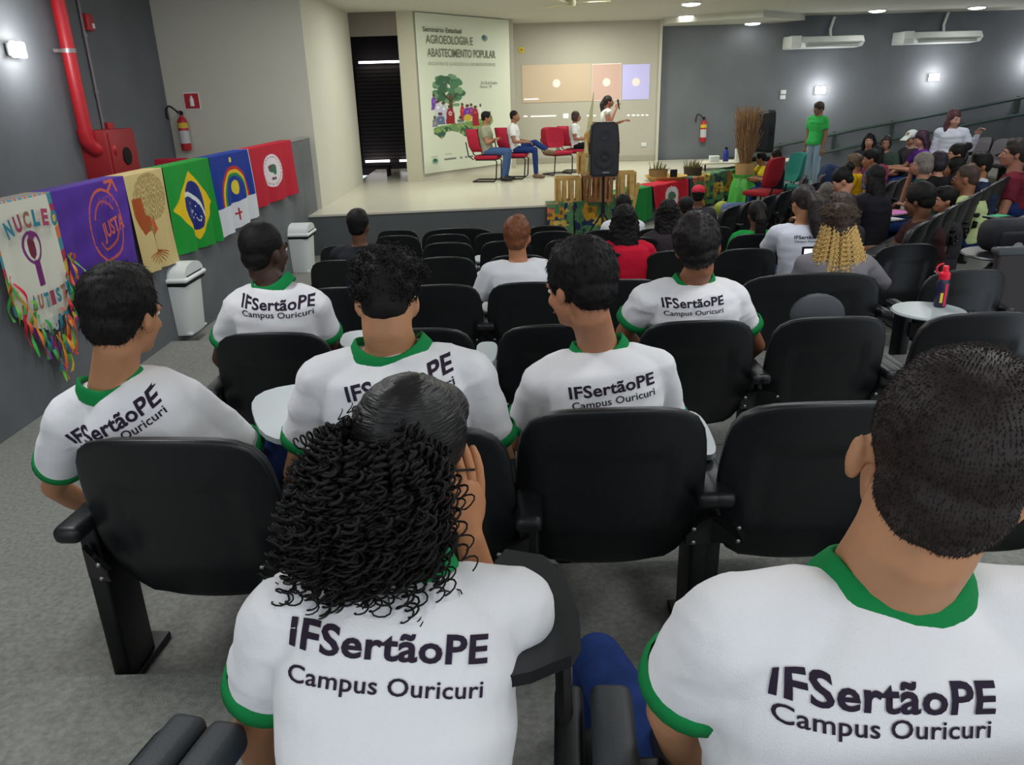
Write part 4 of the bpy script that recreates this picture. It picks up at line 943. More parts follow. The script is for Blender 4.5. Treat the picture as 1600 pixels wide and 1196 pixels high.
def seated(px, py, floor, az, s=1.0, arms='lap', lean=0, Hh=1.34, Y=None, twist=0):
    """joint positions of a seated figure whose head top shows at (px,py)"""
    az = D2(az); f = V((math.sin(az), math.cos(az), 0)); r = V((f.y, -f.x, 0)); Zv = V((0, 0, 1))
    top = PY(px, py, Y) if Y else PZ(px, py, floor + Hh); head = top - V((0, 0, .125 * s)); 
    neck = head - V((0, 0, .155 * s)) - f * (.02 + .03 * lean) * s
    hip = V((neck.x, neck.y, max(floor + .50, neck.z - .47 * s))) - f * (.03 + .12 * lean) * s
    J = {'hip': hip, 'neck': neck}; az2 = az + D2(twist); r2 = V((math.cos(az2), -math.sin(az2), 0))
    f2 = V((math.sin(az2), math.cos(az2), 0))
    for sd, k in ((-1, 'L'), (1, 'R')):
        S = neck + r2 * sd * .165 * s - Zv * .065 * s; J['sh' + k] = S
        if arms == 'lap': E_ = S + r2 * sd * .06 * s - Zv * .26 * s + f2 * .06 * s; W_ = E_ + f2 * .21 * s - r2 * sd * .11 * s + Zv * .01
        elif arms == 'wide': E_ = S + r2 * sd * .13 * s - Zv * .23 * s + f2 * .04 * s; W_ = E_ + f2 * .22 * s - r2 * sd * .06 * s
        elif arms == 'cross': E_ = S + r2 * sd * .06 * s - Zv * .24 * s + f2 * .10 * s; W_ = E_ + f2 * .10 * s - r2 * sd * .21 * s + Zv * .05 * s
        elif arms == 'face' : 
            E_ = S + r2 * sd * .04 * s - Zv * .20 * s + f2 * .16 * s; W_ = head + f2 * .09 * s + r2 * sd * .07 * s - Zv * .10 * s
            if sd == -1: E_ = S + r2 * sd * .06 * s - Zv * .26 * s + f2 * .06 * s; W_ = E_ + f2 * .20 * s - r2 * sd * .12 * s
        elif arms == 'table': E_ = S + r2 * sd * .08 * s - Zv * .20 * s + f2 * .14 * s; W_ = E_ + f2 * .22 * s - r2 * sd * .08 * s + Zv * .02
        J['el' + k] = E_; J['wr' + k] = W_
    legs_seated(J, hip, az, s, floor)
    return J, head
def standing(foot, az, H=1.68, arms='down'):
    s = H / 1.7; az_ = D2(az); f = V((math.sin(az_), math.cos(az_), 0)); r = V((f.y, -f.x, 0)); Zv = V((0, 0, 1)); foot = V(foot)
    hip = foot + Zv * .95 * s; neck = foot + Zv * 1.43 * s; head = foot + Zv * 1.575 * s + f * .015
    J = {'hip': hip, 'neck': neck, 'hright': r, 'footd': f}
    for sd, k in ((-1, 'L'), (1, 'R')):
        S = neck + r * sd * .165 * s - Zv * .06 * s; J['sh' + k] = S
        E_ = S + r * sd * .05 * s - Zv * .28 * s - f * .02; W_ = E_ + f * .06 - Zv * .25 * s
        if arms == 'mic' and sd == 1: E_ = S + r * .05 - Zv * .26 * s + f * .03; W_ = head + f * .16 - Zv * .12 - r * .02
        if arms == 'mic' and sd == -1: E_ = S - r * .04 - Zv * .26 * s + f * .08; W_ = E_ + f * .22 + Zv * .07 - r * .10
        if arms == 'gesture' and sd == -1: E_ = S - r * .12 * s - Zv * .22 * s; W_ = E_ - r * .06 + f * .12 + Zv * .20
        J['el' + k] = E_; J['wr' + k] = W_
        a = hip + r * sd * .09 * s; J['hp' + k] = a; J['kn' + k] = a - Zv * .43 * s + f * .02; J['an' + k] = a - Zv * (.95 - .085) * s
        J['an' + k].z = foot.z + .085 * s
    return J, head, s
def fgJ(spec, hip, floor, az=0, s=1.0):
    J = {k: PY(*v) for k, v in spec.items() if k not in ('head',)}; J['hip'] = V(hip); legs_seated(J, V(hip), D2(az), s, floor); return J, PY(*spec['head'])
SK_L, SK_M, SK_D, SK_DD = (186, 132, 96), (158, 106, 74), (112, 74, 54), (72, 48, 38)
UNI = dict(shirt='uniform', collar=M_GREEN, cuff=M_GREEN, group='students in white uniform shirts with green collars')
# A: boy at the left
J, h = fgJ(dict(neck=(178, 600, 2.0), shL=(112, 655, 1.97), shR=(285, 625, 2.05), elL=(85, 760, 2.15), elR=(430, 740, 2.30), wrL=(150, 800, 2.35), wrR=(470, 720, 2.55), head=(193, 492, 2.02)), (-.93, 2.12, 1.30), .60)
person('boy in white uniform shirt leaning left, short black hair, leftmost in the nearest full row', J, 1.0, (176, 124, 88), 'short', None, head=h, hrot=(12, -8, 2), vox=.008, dens=3500, letters=((174, 664), 165, 24, 0), hs=1.10, wide=1.02, **UNI)
# centre boy
J, h = fgJ(dict(neck=(612, 545, 2.08), shL=(505, 590, 2.05), shR=(735, 585, 2.06), elL=(462, 740, 2.15), elR=(792, 735, 2.15), wrL=(500, 780, 2.4), wrR=(770, 760, 2.4), head=(606, 470, 2.10)), (-.31, 2.10, 1.30), .60)
P_c = person('boy in white uniform shirt with curly black top, thin necklace and bare nape, centre', J, 1.0, (178, 128, 92), 'crop', None, head=h, hrot=(0, -18, 0), vox=.008, dens=0, letters=((622, 598), 172, 27, 9), hs=1.06, wide=1.0, neckr=.068, **UNI)
# C boy turning left
J, h = fgJ(dict(neck=(935, 545, 2.28), shL=(850, 600, 2.24), shR=(1025, 580, 2.26), elL=(812, 690, 2.38), elR=(1052, 700, 2.45), wrL=(822, 688, 2.62), wrR=(1000, 740, 2.6), head=(905, 448, 2.22)), (.30, 2.25, 1.22), .60)
person('boy in white uniform shirt turning his head left, straight black hair, right of centre', J, 1.0, (172, 118, 86), 'full', None, head=h, hrot=(-38, -14, 4), vox=.008, dens=4500, letters=((958, 606), 139, 22, 3), hs=1.10, wide=1.02, hands={-1: ((.3, .9, -.2), (0, .2, -1), .25)}, **UNI)
# row-2 boys
J, h = fgJ(dict(neck=(428, 446, 3.48), shL=(372, 482, 3.46), shR=(492, 478, 3.49), elL=(345, 560, 3.56), elR=(520, 548, 3.62), wrL=(380, 600, 3.75), wrR=(470, 560, 3.85), head=(414, 393, 3.50)), (-1.10, 3.56, 1.06), .44)
person('dark-skinned boy in white uniform shirt by the bins, looking right', J, 1.1, SK_DD, 'crop', None, head=h, hrot=(28, 0, 2), vox=.011, dens=2500, letters=((432, 477), 112, 16, -3), hs=1.14, **UNI)
J, h = fgJ(dict(neck=(1082, 440, 3.45), shL=(1010, 470, 3.42), shR=(1140, 465, 3.45), elL=(975, 520, 3.5), elR=(1182, 540, 3.52), wrL=(1010, 560, 3.75), wrR=(1150, 570, 3.8), head=(1090, 385, 3.40)), (.86, 3.50, 1.13), .44)
person('boy in white uniform shirt with both elbows out, tousled dark hair, second row', J, 1.1, (150, 98, 70), 'full', (26, 20, 20), head=h, hrot=(12, 4, -10), vox=.011, dens=3500, letters=((1085, 474), 95, 16, 0), hs=1.18, **UNI)
# M: close-cropped man at the right edge
J, h = fgJ(dict(neck=(1385, 915, .86), shL=(1135, 985, .80), shR=(1640, 965, .84), elL=(1050, 1110, .88), elR=(1760, 1150, .88), wrL=(1080, 1210, 1.05), wrR=(1650, 1250, 1.1), head=(1468, 722, .84)), (.44, .80, 1.20), .62, -8)
J['knL'] = PZ(935, 1030, 1.16); J['hpL'] = V((.34, .86, 1.12)); J['anL'] = V((J['knL'].x, J['knL'].y + .02, .70))
MAN = person('man in white uniform shirt with close-cropped dark hair, nearest the camera at the right', J, 1.0, (186, 134, 98), 'crop', (40, 31, 28), head=h, hrot=(19, -4, 13), cup=.016, vox=.006, dens=26000, letters=((1390, 1090), 352, 52, 0), hs=1.22, neckr=.060, wrinkle=1.5, **UNI)
# W: curly-haired woman
J, h = fgJ(dict(neck=(628, 900, 1.03), shL=(455, 960, .98), shR=(800, 958, 1.02), elL=(400, 1130, 1.04), elR=(770, 985, 1.26), wrL=(420, 1240, 1.2), wrR=(733, 836, 1.13), head=(642, 716, 1.15)), (-.20, .82, 1.20), .62, -4)
WOM = person('woman in white uniform shirt with a big black curly ponytail, hand on cheek', J, 1.0, (186, 128, 88), 'short', None, head=h, hrot=(34, -24, 4), vox=.0055, dens=0, neckr=.052, letters=((608, 1010), 316, 62, -5), hs=1.08, glasses=True, wrinkle=1.5, hands={1: ((.02, .12, 1.0), (-.75, .65, 0), .14)}, **UNI)
# her curls
wb, R = WOM[0], WOM[3]; B = V(wb.location); c0_ = h
hp = PY(560, 740, 1.10) - B
core = MB(); core.cap([PY(592, 715, 1.10) - B, PY(575, 775, 1.06) - B, PY(570, 850, 1.02) - B], [.045, .07, .05], 18)
cme = remesh(core, .01, 3); 
displace(cme, lambda p: .012 * noise.noise(p * 30))
co_ = link('ponytail', cme, M_HAIR, wb, True)
cur = MB()
for i in range(1250):
    a = random.uniform(-math.pi, math.pi); t = random.random() ** .9
    base_ = (PY(584, 684, 1.07) - B).lerp(PY(572, 840, .99) - B, t); rad = (.062 + .042 * math.sin(t * 3.1)) * random.uniform(.6, 1.08)
    p = base_ + V((math.cos(a) * rad, math.sin(a) * rad * .75, random.uniform(-.03, .03)))
    if TOPX(p + B)[0] > 668 and TOPX(p + B)[1] < 835 and random.random() > .04: continue
    d = V((math.cos(a) * .55, math.sin(a) * .35 - .05, -1 + .7 * (1 - t) * random.random())) + V((random.gauss(0, .2), random.gauss(0, .2), 0))
    helix(cur, p, d, random.uniform(.035, .075), random.uniform(.006, .0105), random.uniform(.010, .016), random.uniform(.0028, .0042), random.random() * 6, 5)
for (x, y, L_) in ((478, 880, .10), (500, 900, .12), (520, 905, .11), (545, 900, .10), (575, 890, .09), (600, 880, .09), (460, 870, .08), (625, 865, .08), (655, 850, .07), (668, 840, .08), (640, 860, .07), (490, 855, .12), (560, 900, .1)):
    for q in range(4): helix(cur, PY(x + random.uniform(-12, 12), y - 30 + random.uniform(-15, 15), .935) - B, V((random.gauss(0, .12), -.12, -1)), L_ * random.uniform(.7, 1.1), .009, .024, .0028, random.random() * 6, 5)
for (x, y) in ((700, 765), (712, 780), (690, 790), (705, 755), (720, 770)): helix(cur, PY(x - 8, y - 20, 1.16) - B, V((.15, 0, -1)), .07, .008, .018, .0024, random.random() * 6, 5)
for (x, y, dx) in ((562, 640, -.3), (550, 648, -.4)): helix(cur, PY(x, y + 18, 1.09) - B, V((dx, 0, .5)), .03, .008, .016, .002, random.random() * 6, 5)
for i in range(120):
    a = random.uniform(math.pi * .9, math.pi * 2.1); t = random.random(); base_ = (PY(584, 690, 1.05) - B).lerp(PY(565, 850, .96) - B, t); rad = .075 + .04 * math.sin(t * 3.1)
    p = base_ + V((math.cos(a) * rad, math.sin(a) * rad * .75, 0))
    if TOPX(p + B)[0] > 690: continue
    helix(cur, p, V((math.cos(a) * .3 + random.gauss(0, .25), -.1, -1)), random.uniform(.05, .12), random.uniform(.009, .013), random.uniform(.018, .026), .0030, random.random() * 6, 5)
cur.out('curls', M_HAIR, co_, True)
for ch in wb.children:
    if ch.name.startswith('hair'): ch.data.materials.clear(); ch.data.materials.append(M_HAIRC)
# smooth combed strands on the crown
# centre boy curly top
pb, Rc = P_c[0], P_c[3]; Bc = V(pb.location); hc_ = PY(606, 470, 2.10) - Bc
core = MB(); core.ell(hc_ + Rc @ V((0, .0, .075)) * 1.06, (.098, .105, .065), Rc, 20, 14); core.ell(hc_ + Rc @ V((0, -.05, .035)) * 1.06, (.088, .06, .065), Rc, 20, 14)
cme = remesh(core, .009, 2)
displace(cme, lambda p: .010 * noise.noise(p * 45))
co_ = link('curly_top', cme, M_HAIR, pb, True)
cur = MB(); vv = [(v.co.copy(), v.normal.copy()) for v in cme.vertices]
for _ in range(650):
    p, n_ = random.choice(vv)
    if (Rc.transposed() @ (p - hc_)).z < -.01: continue
    helix(cur, p - n_ * .006, n_ + V((random.gauss(0, .9), random.gauss(0, .9), random.gauss(0, .6))), random.uniform(.015, .034), .0075, .014, .0024, random.random() * 6, 4)
cur.out('curls', M_HAIR, co_, True)
nk = PY(612, 536, 2.05) - Bc
pts = [nk + V((.078 * math.cos(a), .06 + .07 * math.sin(a), .008 * math.sin(a * 1) + .014)) for a in [math.pi + k * math.pi / 16 for k in range(17)]]
MB().tube(pts, .0012, 6).out('necklace', mat('gold_chain', (150, 120, 70), .3, metal=.9), pb)
# ================================================================== AUDIENCE FARTHER OFF
def ps(label, px, py, floor, az, s=1.0, arms='lap', lean=0, Hh=1.34, hrot=None, twist=0, Y=None, **k):
    J, h = seated(px, py, floor, az, s, arms, lean, Hh, Y=Y, twist=twist)
    return person(label, J, s, head=h, hrot=hrot or (az, -5, 0), **k)
ps('ginger-haired boy in plain white shirt seated alone in the middle rows', 808, 336, .38, -4, 1.08, 'wide', hk='short', hc=(120, 72, 44), shirt=(226, 226, 230), skin=(178, 120, 86), dens=1500, vox=.012, hrot=(14, 6, 0), Y=4.98, group='far audience in the main block', Hh=1.42)
ps('boy with short black hair far ahead near the stage, left of centre', 558, 326, .15, 0, 1.12, hk='short', shirt=(40, 42, 46), skin=SK_D, Y=6.5, group='far audience in the main block', hrot=(8, 0, 0), Hh=1.36)
ps('woman with long curly black hair in a red shirt', 976, 320, .30, -4, 1.14, 'wide', hk='longwavy', hextra=.34, shirt=(196, 26, 52), skin=SK_M, Y=6.5, group='far audience in the main block', Hh=1.42)
ps('person in white shirt with short black hair beyond the red-shirted woman', 974, 303, .09, 0, 1.08, hk='bob', shirt=(224, 224, 228), skin=SK_M, Y=8.9, group='far audience in the main block', Hh=1.34)
ps('woman with long straight dark hair between the red shirt and the black cap', 1044, 312, .19, 0, 1.14, hk='longwavy', hextra=.36, shirt=(50, 44, 48), skin=SK_M, Y=7.8, group='far audience in the main block', Hh=1.36)
def cap_on(b, head, R, s, c, l, back=0):
    B = V(b.location); m = MB(); T = lambda x, y, z: head - B + R @ V((x, y, z)) * s
    m.ell(T(0, -.015, .062), (.088 * s, .102 * s, .075 * s), R); o = m.out('cap', mat('cap_%d' % c[0], c, .8), b)
    MB().rbox(T(0, .12, .055), (.13 * s, .11 * s, .008), .004, R @ Matrix.Rotation(-.25, 3, 'X')).out('brim', mat('cap_%d' % c[0], c, .8), o); return o
def pcap(c, label, px, py, floor, az, s, **k):
    J, h = seated(px, py + 2, floor, az, s, k.pop('arms', 'lap'), 0, k.pop('Hh', 1.36), Y=k.pop('Y', None)); hr = k.pop('hrot', (az, 0, 0)); r = person(label, J, s, head=h, hrot=hr, **k); cap_on(r[0], h, r[3], s, c, 'cap'); return r
r = pcap((20, 20, 22), 'person in a black cap worn with white mark, before the draped stage corner', 1072, 306, .02, 0, 1.06, hk='short', shirt=(40, 40, 44), skin=SK_D, Y=9.9, group='far audience in the main block')
r = pcap((206, 44, 66), 'person in a red cap in front of the stage drapery', 1092, 288, .0, 20, 1.06, hk='short', shirt=(60, 60, 64), skin=SK_D, Y=10.6, group='far audience in the main block')
ps('woman in a green shirt with dark tied hair, seen from behind', 1184, 314, .15, 0, 1.10, hk='pony', shirt=(20, 140, 56), skin=SK_D, Y=7.8, group='far audience in the main block', Hh=1.30)
ps('student in white shirt with a dark ponytail bending forward, right of the green shirt', 1258, 290, .30, 8, 1.16, 'table', .3, hk='pony', hc=(40, 32, 32), shirt=(206, 208, 220), skin=(176, 124, 100), group='far audience in the main block', hrot=(-10, -20, 0), Y=6.55, vox=.012, letters=((1262, 371), 40, 7, 0))
# braids woman
J, h = seated(1312, 322, .44, 4, 1.12, 'lap', 0, 1.42, Y=5.1)
J['elR'] = PY(1380, 442, 5.12); J['wrR'] = PY(1372, 440, 5.4)
BR = person('woman with long blond braids in a grey jacket on the double chair', J, 1.1, head=h, hrot=(4, -10, 0), hk='full', hc=(58, 44, 36), shirt=(128, 124, 130), skin=SK_M, sleeve=1.5, vox=.012, dens=1500, group='far audience in the main block', hs=1.16)
b = MB(); B = V(BR[0].location)
for i in range(210):
    a = random.uniform(math.pi * 1.02, math.pi * 1.98) if i % 4 else random.uniform(math.pi * .8, math.pi * 2.2); rr = random.uniform(.6, 1)
    p = h - B + V((math.cos(a) * .095 * rr, math.sin(a) * .115 * rr, .05 + .06 * (1 - rr)))
    helix(b, p, V((math.cos(a) * .28 + random.gauss(0, .05), -.18 + math.sin(a) * .12, -1)), random.uniform(.24, .40), .006, .03, .0045, random.random() * 6, 5, taper=False)
b.out('blond_braids', mat('blond_braid', (206, 172, 108), .6, .3, var=.25, vs=70), BR[0], True)
b = MB()
for i in range(160):
    a = random.uniform(0, 6.28); rr = random.random() ** .5
    p = h - B + V((math.cos(a) * .095 * rr, -.01 + math.sin(a) * .11 * rr, .145 - .06 * rr * rr)); helix(b, p, V((math.cos(a), math.sin(a) - .2, .1 + random.random() * .3)), .05, .008, .018, .004, random.random() * 6, 4)
b.out('dark_roots', mat('root_brown', (84, 66, 52), .6, var=.3, vs=60), BR[0], True)
G = 'audience of the right block'
RBP = [
 ('woman with dark hair pulled back looking down, dark blouse, beside the ponytailed student', 1318, 262, .30, -30, 1.08, 'table', .3, dict(hrot=(-70, -30, 0), hk='bun', shirt=(62, 52, 58), skin=(188, 134, 108))),
 ('person with straight grey-brown hair seen from behind, right of the ponytail', 1293, 285, .30, 0, 1.05, 'lap', 0, dict(hk='long', hc=(96, 90, 86), shirt=(60, 56, 60), skin=SK_M)),
 ('person in a bright yellow shirt in the right block', 1336, 240, .18, -60, 1.0, 'table', .2, dict(hrot=(-60, -10, 0), hk='short', hc=(96, 80, 60), shirt=(222, 176, 30), skin=SK_M)),
 ('man in grey-purple shirt looking left, behind the yellow shirt', 1362, 233, .20, -70, 1.02, 'lap', 0, dict(hrot=(-75, -8, 0), hk='short', shirt=(92, 88, 124), skin=SK_M)),
 ('person with black hair and black top seen from behind in the right block', 1368, 258, .32, -30, 1.08, 'lap', 0, dict(hk='long', shirt=(34, 32, 38), skin=SK_D)),
 ('woman with long dark hair and a black cap, black shirt with white print', 1360, 208, .12, -150, 1.0, 'lap', 0, dict(hrot=(-150, 0, 0), hk='long', shirt=(44, 46, 52), skin=(176, 130, 108))),
 ('bespectacled person in a dark green shirt facing the stage', 1386, 211, .12, -145, 1.0, 'lap', 0, dict(hrot=(-150, 0, 0), hk='bob', hc=(50, 40, 38), glasses=True, shirt=(60, 74, 66), skin=(176, 126, 104))),
 ('woman in maroon with dark hair beside the dark green shirt', 1371, 228, .14, -110, 1.0, 'lap', 0, dict(hrot=(-100, 0, 0), hk='long', shirt=(128, 50, 76), skin=(186, 136, 112))),
 ('woman in a purple shirt with long purple-brown hair, leaning left', 1442, 203, .18, -80, 1.08, 'table', .5, dict(hrot=(-85, -20, 0), hk='long', hc=(60, 40, 56), shirt=(92, 46, 136), skin=(184, 132, 108))),
 ('grey-haired woman in a green blouse resting her hand on her cheek', 1443, 238, .42, -60, 1.12, 'face', .1, dict(hrot=(-70, -5, 0), hk='bob', hc=(120, 112, 104), shirt=(40, 72, 54), skin=(172, 122, 98))),
 ('woman in a black strappy top with black bob, back to the camera', 1466, 236, .40, -50, 1.04, 'lap', 0, dict(hrot=(-50, 0, 0), hk='bob', hc=(40, 34, 42), shirt=(26, 26, 30), skin=(186, 136, 108), tank=True)),
 ('woman with a high dark bun looking left, right of the black bob', 1496, 224, .40, -80, 1.06, 'lap', 0, dict(hrot=(-85, 0, 0), hk='bun', shirt=(44, 44, 50), skin=(176, 124, 100))),
 ('person with round black hair in dark clothes in front of the bald man', 1494, 245, .48, -60, 1.06, 'lap', 0, dict(hk='bob', shirt=(26, 26, 28), skin=SK_M)),
 ('man in a navy sweater with white collar looking left', 1534, 238, .56, -70, 1.14, 'lap', 0, dict(hrot=(-85, 0, 0), hk='short', shirt=(40, 50, 76), skin=SK_M, collar=mat('white_collar', (214, 218, 224), .8))),
 ('balding man in a pale lime shirt with his hand to his face', 1513, 256, .56, -50, 1.14, 'face', .2, dict(hrot=(-50, -5, 0), hk='crop', hc=(70, 54, 46), shirt=(196, 212, 150), skin=(150, 100, 76))),
 ('stout man in a maroon shirt at the right edge, arm over the seat back', 1590, 216, .60, -60, 1.34, 'wide', 0, dict(hrot=(-70, 5, 0), hk='short', hc=(46, 36, 34), shirt=(110, 36, 48), skin=(164, 112, 90))),
 ('child with short black hair in profile resting chin on hand, beside the big black hair', 1478, 291, .50, -80, .98, 'face', 0, dict(hrot=(-88, 0, 0), hk='short', shirt=(60, 56, 60), skin=(170, 116, 90))),
 ('person in black with big black hair and brown sleeve over pink papers', 1440, 286, .46, -70, 1.16, 'table', .3, dict(hrot=(-40, -10, 0), hk='full', shirt=(62, 38, 38), skin=SK_D)),
 ('person with curly brown bun in front of the braided woman', 1316, 302, .34, -10, 1.0, 'lap', 0, dict(hk='curly', hc=(62, 48, 44), shirt=(50, 44, 48), skin=SK_M)),
 ('person at the far side in dark clothes in front of the teal chair', 1213, 234, .0, -60, 1.0, 'table', 0, dict(hrot=(-60, -10, 0), hk='bob', shirt=(30, 30, 34), skin=SK_M)),
 ('person in yellow behind the dry plant at the equipment table', 1190, 238, .0, -90, 1.0, 'table', 0, dict(hrot=(-60, -10, 0), hk='short', shirt=(220, 200, 50), skin=SK_M)),
]
YS = [8.45, 9.2, 10.88, 10.7, 8.45, 13.07, 13.06, 12.27, 12.56, 9.33, 9.33, 9.67, 9.6, 8.49, 7.63, 8.54, 6.73, 6.5, 6.5, 15.2, 16.6]
FS = [0.27, 0.27, 0.14, 0.2, 0.27, 0.14, 0.14, 0.14, 0.27, 0.3, 0.3, 0.36, 0.4, 0.4, 0.4, 0.4, 0.3, 0.3, 0.3, 0.0, 0.0]
for (l, px, py, fl, az, s, arms, lean, kw), Y_, fl in zip(RBP, YS, FS):
    rr_ = ray(px, py); O_ = V((0, 0, CZ)); s0 = (O_ - RO).dot(WN); s1 = (rr_ / rr_.y).dot(WN); sv = s0 + s1 * Y_
    if Y_ < 9.5 and sv > -.4:
        Yn = max(Y_ * .85, min(Y_ * 1.22, (-.14 - s0) / s1)); s *= (Yn / Y_) ** .8; Y_ = Yn; fl = max(0, PY(px, py, Y_).z - 1.34)
    r = ps(l, px, py, fl, az, s, arms, lean, group=G, Y=Y_, **kw)
J, h = seated(1426, 204, .2, -110, 1.0, 'lap', Y=12.9); r = person('person in a white cap leaning over beside the purple shirt', J, 1.0, head=h, hrot=(-110, -20, 0), hk='short', hc=(140, 110, 80), shirt=(70, 66, 74), skin=(190, 146, 118), group=G); cap_on(r[0], h, r[3], 1.0, (222, 230, 226), 'cap')
# standing people
p = PY(1281, 160, 16.9); J, h, s = standing((p.x, p.y, .30), -120, p.z - .30)
struct('floor_step', MB().box((p.x, p.y, .15), (1.2, 1.6, .30)), M_CARPET)
person('man in a bright green T-shirt and light jeans standing against the dark right wall', J, s * 1.08, head=h, hrot=(-110, -15, 0), hk='short', hc=(60, 50, 48), shirt=(60, 176, 88), pants=(150, 176, 196), skin=(150, 108, 88), glasses=True, group='standing people', vox=.013, wide=1.12)
p = PY(1493, 172, 12.3); J, h, s = standing((p.x, p.y, .27), -150, p.z - .27, 'gesture')
person('woman with long dark red hair standing in a pale grey jacket and white trousers', J, s * 1.08, head=h, hrot=(170, -8, 0), hk='long', hc=(74, 44, 50), hextra=.26, shirt=(196, 198, 208), pants=(212, 210, 214), skin=(186, 140, 122), sleeve=1.5, group='standing people', vox=.013)
# ================================================================== ON THE STAGE
STZ = .645
def office_chair(loc, az, l, s=1.0):
    t = empty('red_office_chair', loc, -D2(az), l, 'chair', 'red cantilever chairs on the stage'); t.scale = (s,) * 3
    MB().rbox((0, .24, .46), (.48, .46, .07), .03).out('seat', M_REDF, t)
    b_ = panel('backrest', .46, .42, .56, -.17, .04, 0, M_REDF, t)
    MB().box((0, .24, .415), (.42, .40, .02)).out('seat_pan', M_METAL, t, False)
    for x in (-.2, .2):
        f = MB().tube([(x, .0, .42), (x, -.10, .5), (x, -.14, .75)], .012, 6).out('back_support', M_METAL, t)
        MB().tube([(x, .05, .42), (x, .42, .42), (x * 1.1, .46, .38), (x * 1.15, .44, .05), (x * 1.15, .40, .015), (x * 1.15, -.02, .015)], .013, 8).out('leg', M_METAL, t)
    MB().tube([(-.23, -.02, .015), (.23, -.02, .015)], .013, 8).out('cross_bar', M_METAL, t)
    return t
m1 = PZ(754, 283, STZ); m2 = PZ(797, 279, STZ); m3 = PZ(856, 272, STZ); m4 = PZ(896, 268, STZ)
office_chair((m1.x - .12, m1.y, STZ), 102, 'red cantilever chair under the man in the olive shirt', 1.1)
office_chair((m2.x - .12, m2.y, STZ), 100, 'red cantilever chair under the man in the white polo', 1.1)
office_chair((m3.x + .1, m3.y, STZ), 150, 'empty red cantilever chair turned toward the audience', 1.05)
office_chair((m4.x - .2, m4.y, STZ), 104, 'red cantilever chair under the seated woman behind the pole', 1.05)
def stage_seated(base, az, s, arms): 
    f = V((math.sin(D2(az)), math.cos(D2(az)), 0)); r = V((f.y, -f.x, 0)); Zv = V((0, 0, 1)); b = V(base)
    hip = b + Zv * .60 * s + f * .12; neck = hip + Zv * .47 * s - f * .03; head = neck + Zv * .155 * s + f * .03; J = {'hip': hip, 'neck': neck}
    for sd, k in ((-1, 'L'), (1, 'R')):
        S = neck + r * sd * .165 * s - Zv * .06 * s; J['sh' + k] = S
        if arms == 'cross': E_ = S + r * sd * .05 * s - Zv * .25 * s + f * .08 * s; W_ = E_ + f * .12 * s - r * sd * .22 * s + Zv * .06 * s
        else: E_ = S + r * sd * .06 * s - Zv * .26 * s + f * .04 * s; W_ = E_ + f * .24 * s - r * sd * .08 * s - Zv * .02
        J['el' + k] = E_; J['wr' + k] = W_
    legs_seated(J, hip, D2(az), s, b.z); return J, head
GS = 'speakers on the stage'
J, h = stage_seated((m1.x + .02, m1.y - .04, STZ), 104, 1.06, 'cross')
for k in 'LR': J['an' + k] -= V((.10, 0, 0))
person('man in an olive-grey T-shirt and jeans with crossed arms on the stage', J, 1.02, head=h, hrot=(85, -3, 0), hk='short', shirt=(150, 152, 130), skin=(170, 118, 88), pants=(66, 92, 136), group=GS, vox=.013, glasses=True, base=(m1.x, m1.y, STZ))
J, h = stage_seated((m2.x + .02, m2.y - .04, STZ), 102, 1.06, 'lap')
f = V((math.sin(D2(102)), math.cos(D2(102)), 0)); J['knL'] = J['hpL'] + f * .42 + V((0, -.02, .14)); J['anL'] = J['knR'] + f * .26 + V((0, 0, -.02)); J['footd'] = f
person('man in a white polo shirt and blue jeans with one leg crossed on the stage', J, 1.02, head=h, hrot=(98, 0, 0), hk='crop', shirt=(224, 224, 224), skin=(150, 104, 80), pants=(34, 54, 110), shoes=(110, 88, 66), group=GS, vox=.013, collar=mat('white_collar2', (220, 220, 220), .8), base=(m2.x, m2.y, STZ))
J, h = stage_seated((m4.x - .06, m4.y - .04, STZ), 104, 1.0, 'lap')
person('seated woman in a white blouse and black trousers behind the pale pole on the stage', J, 1.0, head=h, hrot=(95, 0, 0), hk='bob', hc=(60, 48, 44), shirt=(224, 226, 226), skin=(150, 100, 80), pants=(24, 24, 28), group=GS, vox=.013, glasses=True, base=(m4.x, m4.y, STZ))
sp = PZ(950, 150, 2.31); sp = V((sp.x, 16.6, STZ)); q = PY(950, 149, 16.6); sp = V((q.x, 16.6, STZ))
J, h, s = standing(sp, 100, q.z - STZ, 'mic')
person('woman standing on the stage in a white vest speaking into a microphone', J, s, head=h, hrot=(85, 5, 0), hk='pony', hc=(44, 34, 34), shirt=(228, 226, 222), pants=(190, 120, 110), skin=(160, 104, 84), group=GS, vox=.013, tank=True, base=sp)
mc = empty('microphone', J['wrR'] + V((.06, 0, .03)), 0, 'black handheld microphone in the standing woman\'s hand', 'microphone')
MB().tube([(0, 0, -.06), (-.03, 0, .08)], [.011, .016], 8).out('handle', M_BLACK, mc); MB().ell((-.035, 0, .105), (.025, .025, .03)).out('grille', mat('mic_grey', (60, 60, 62), .4, metal=.5), mc)
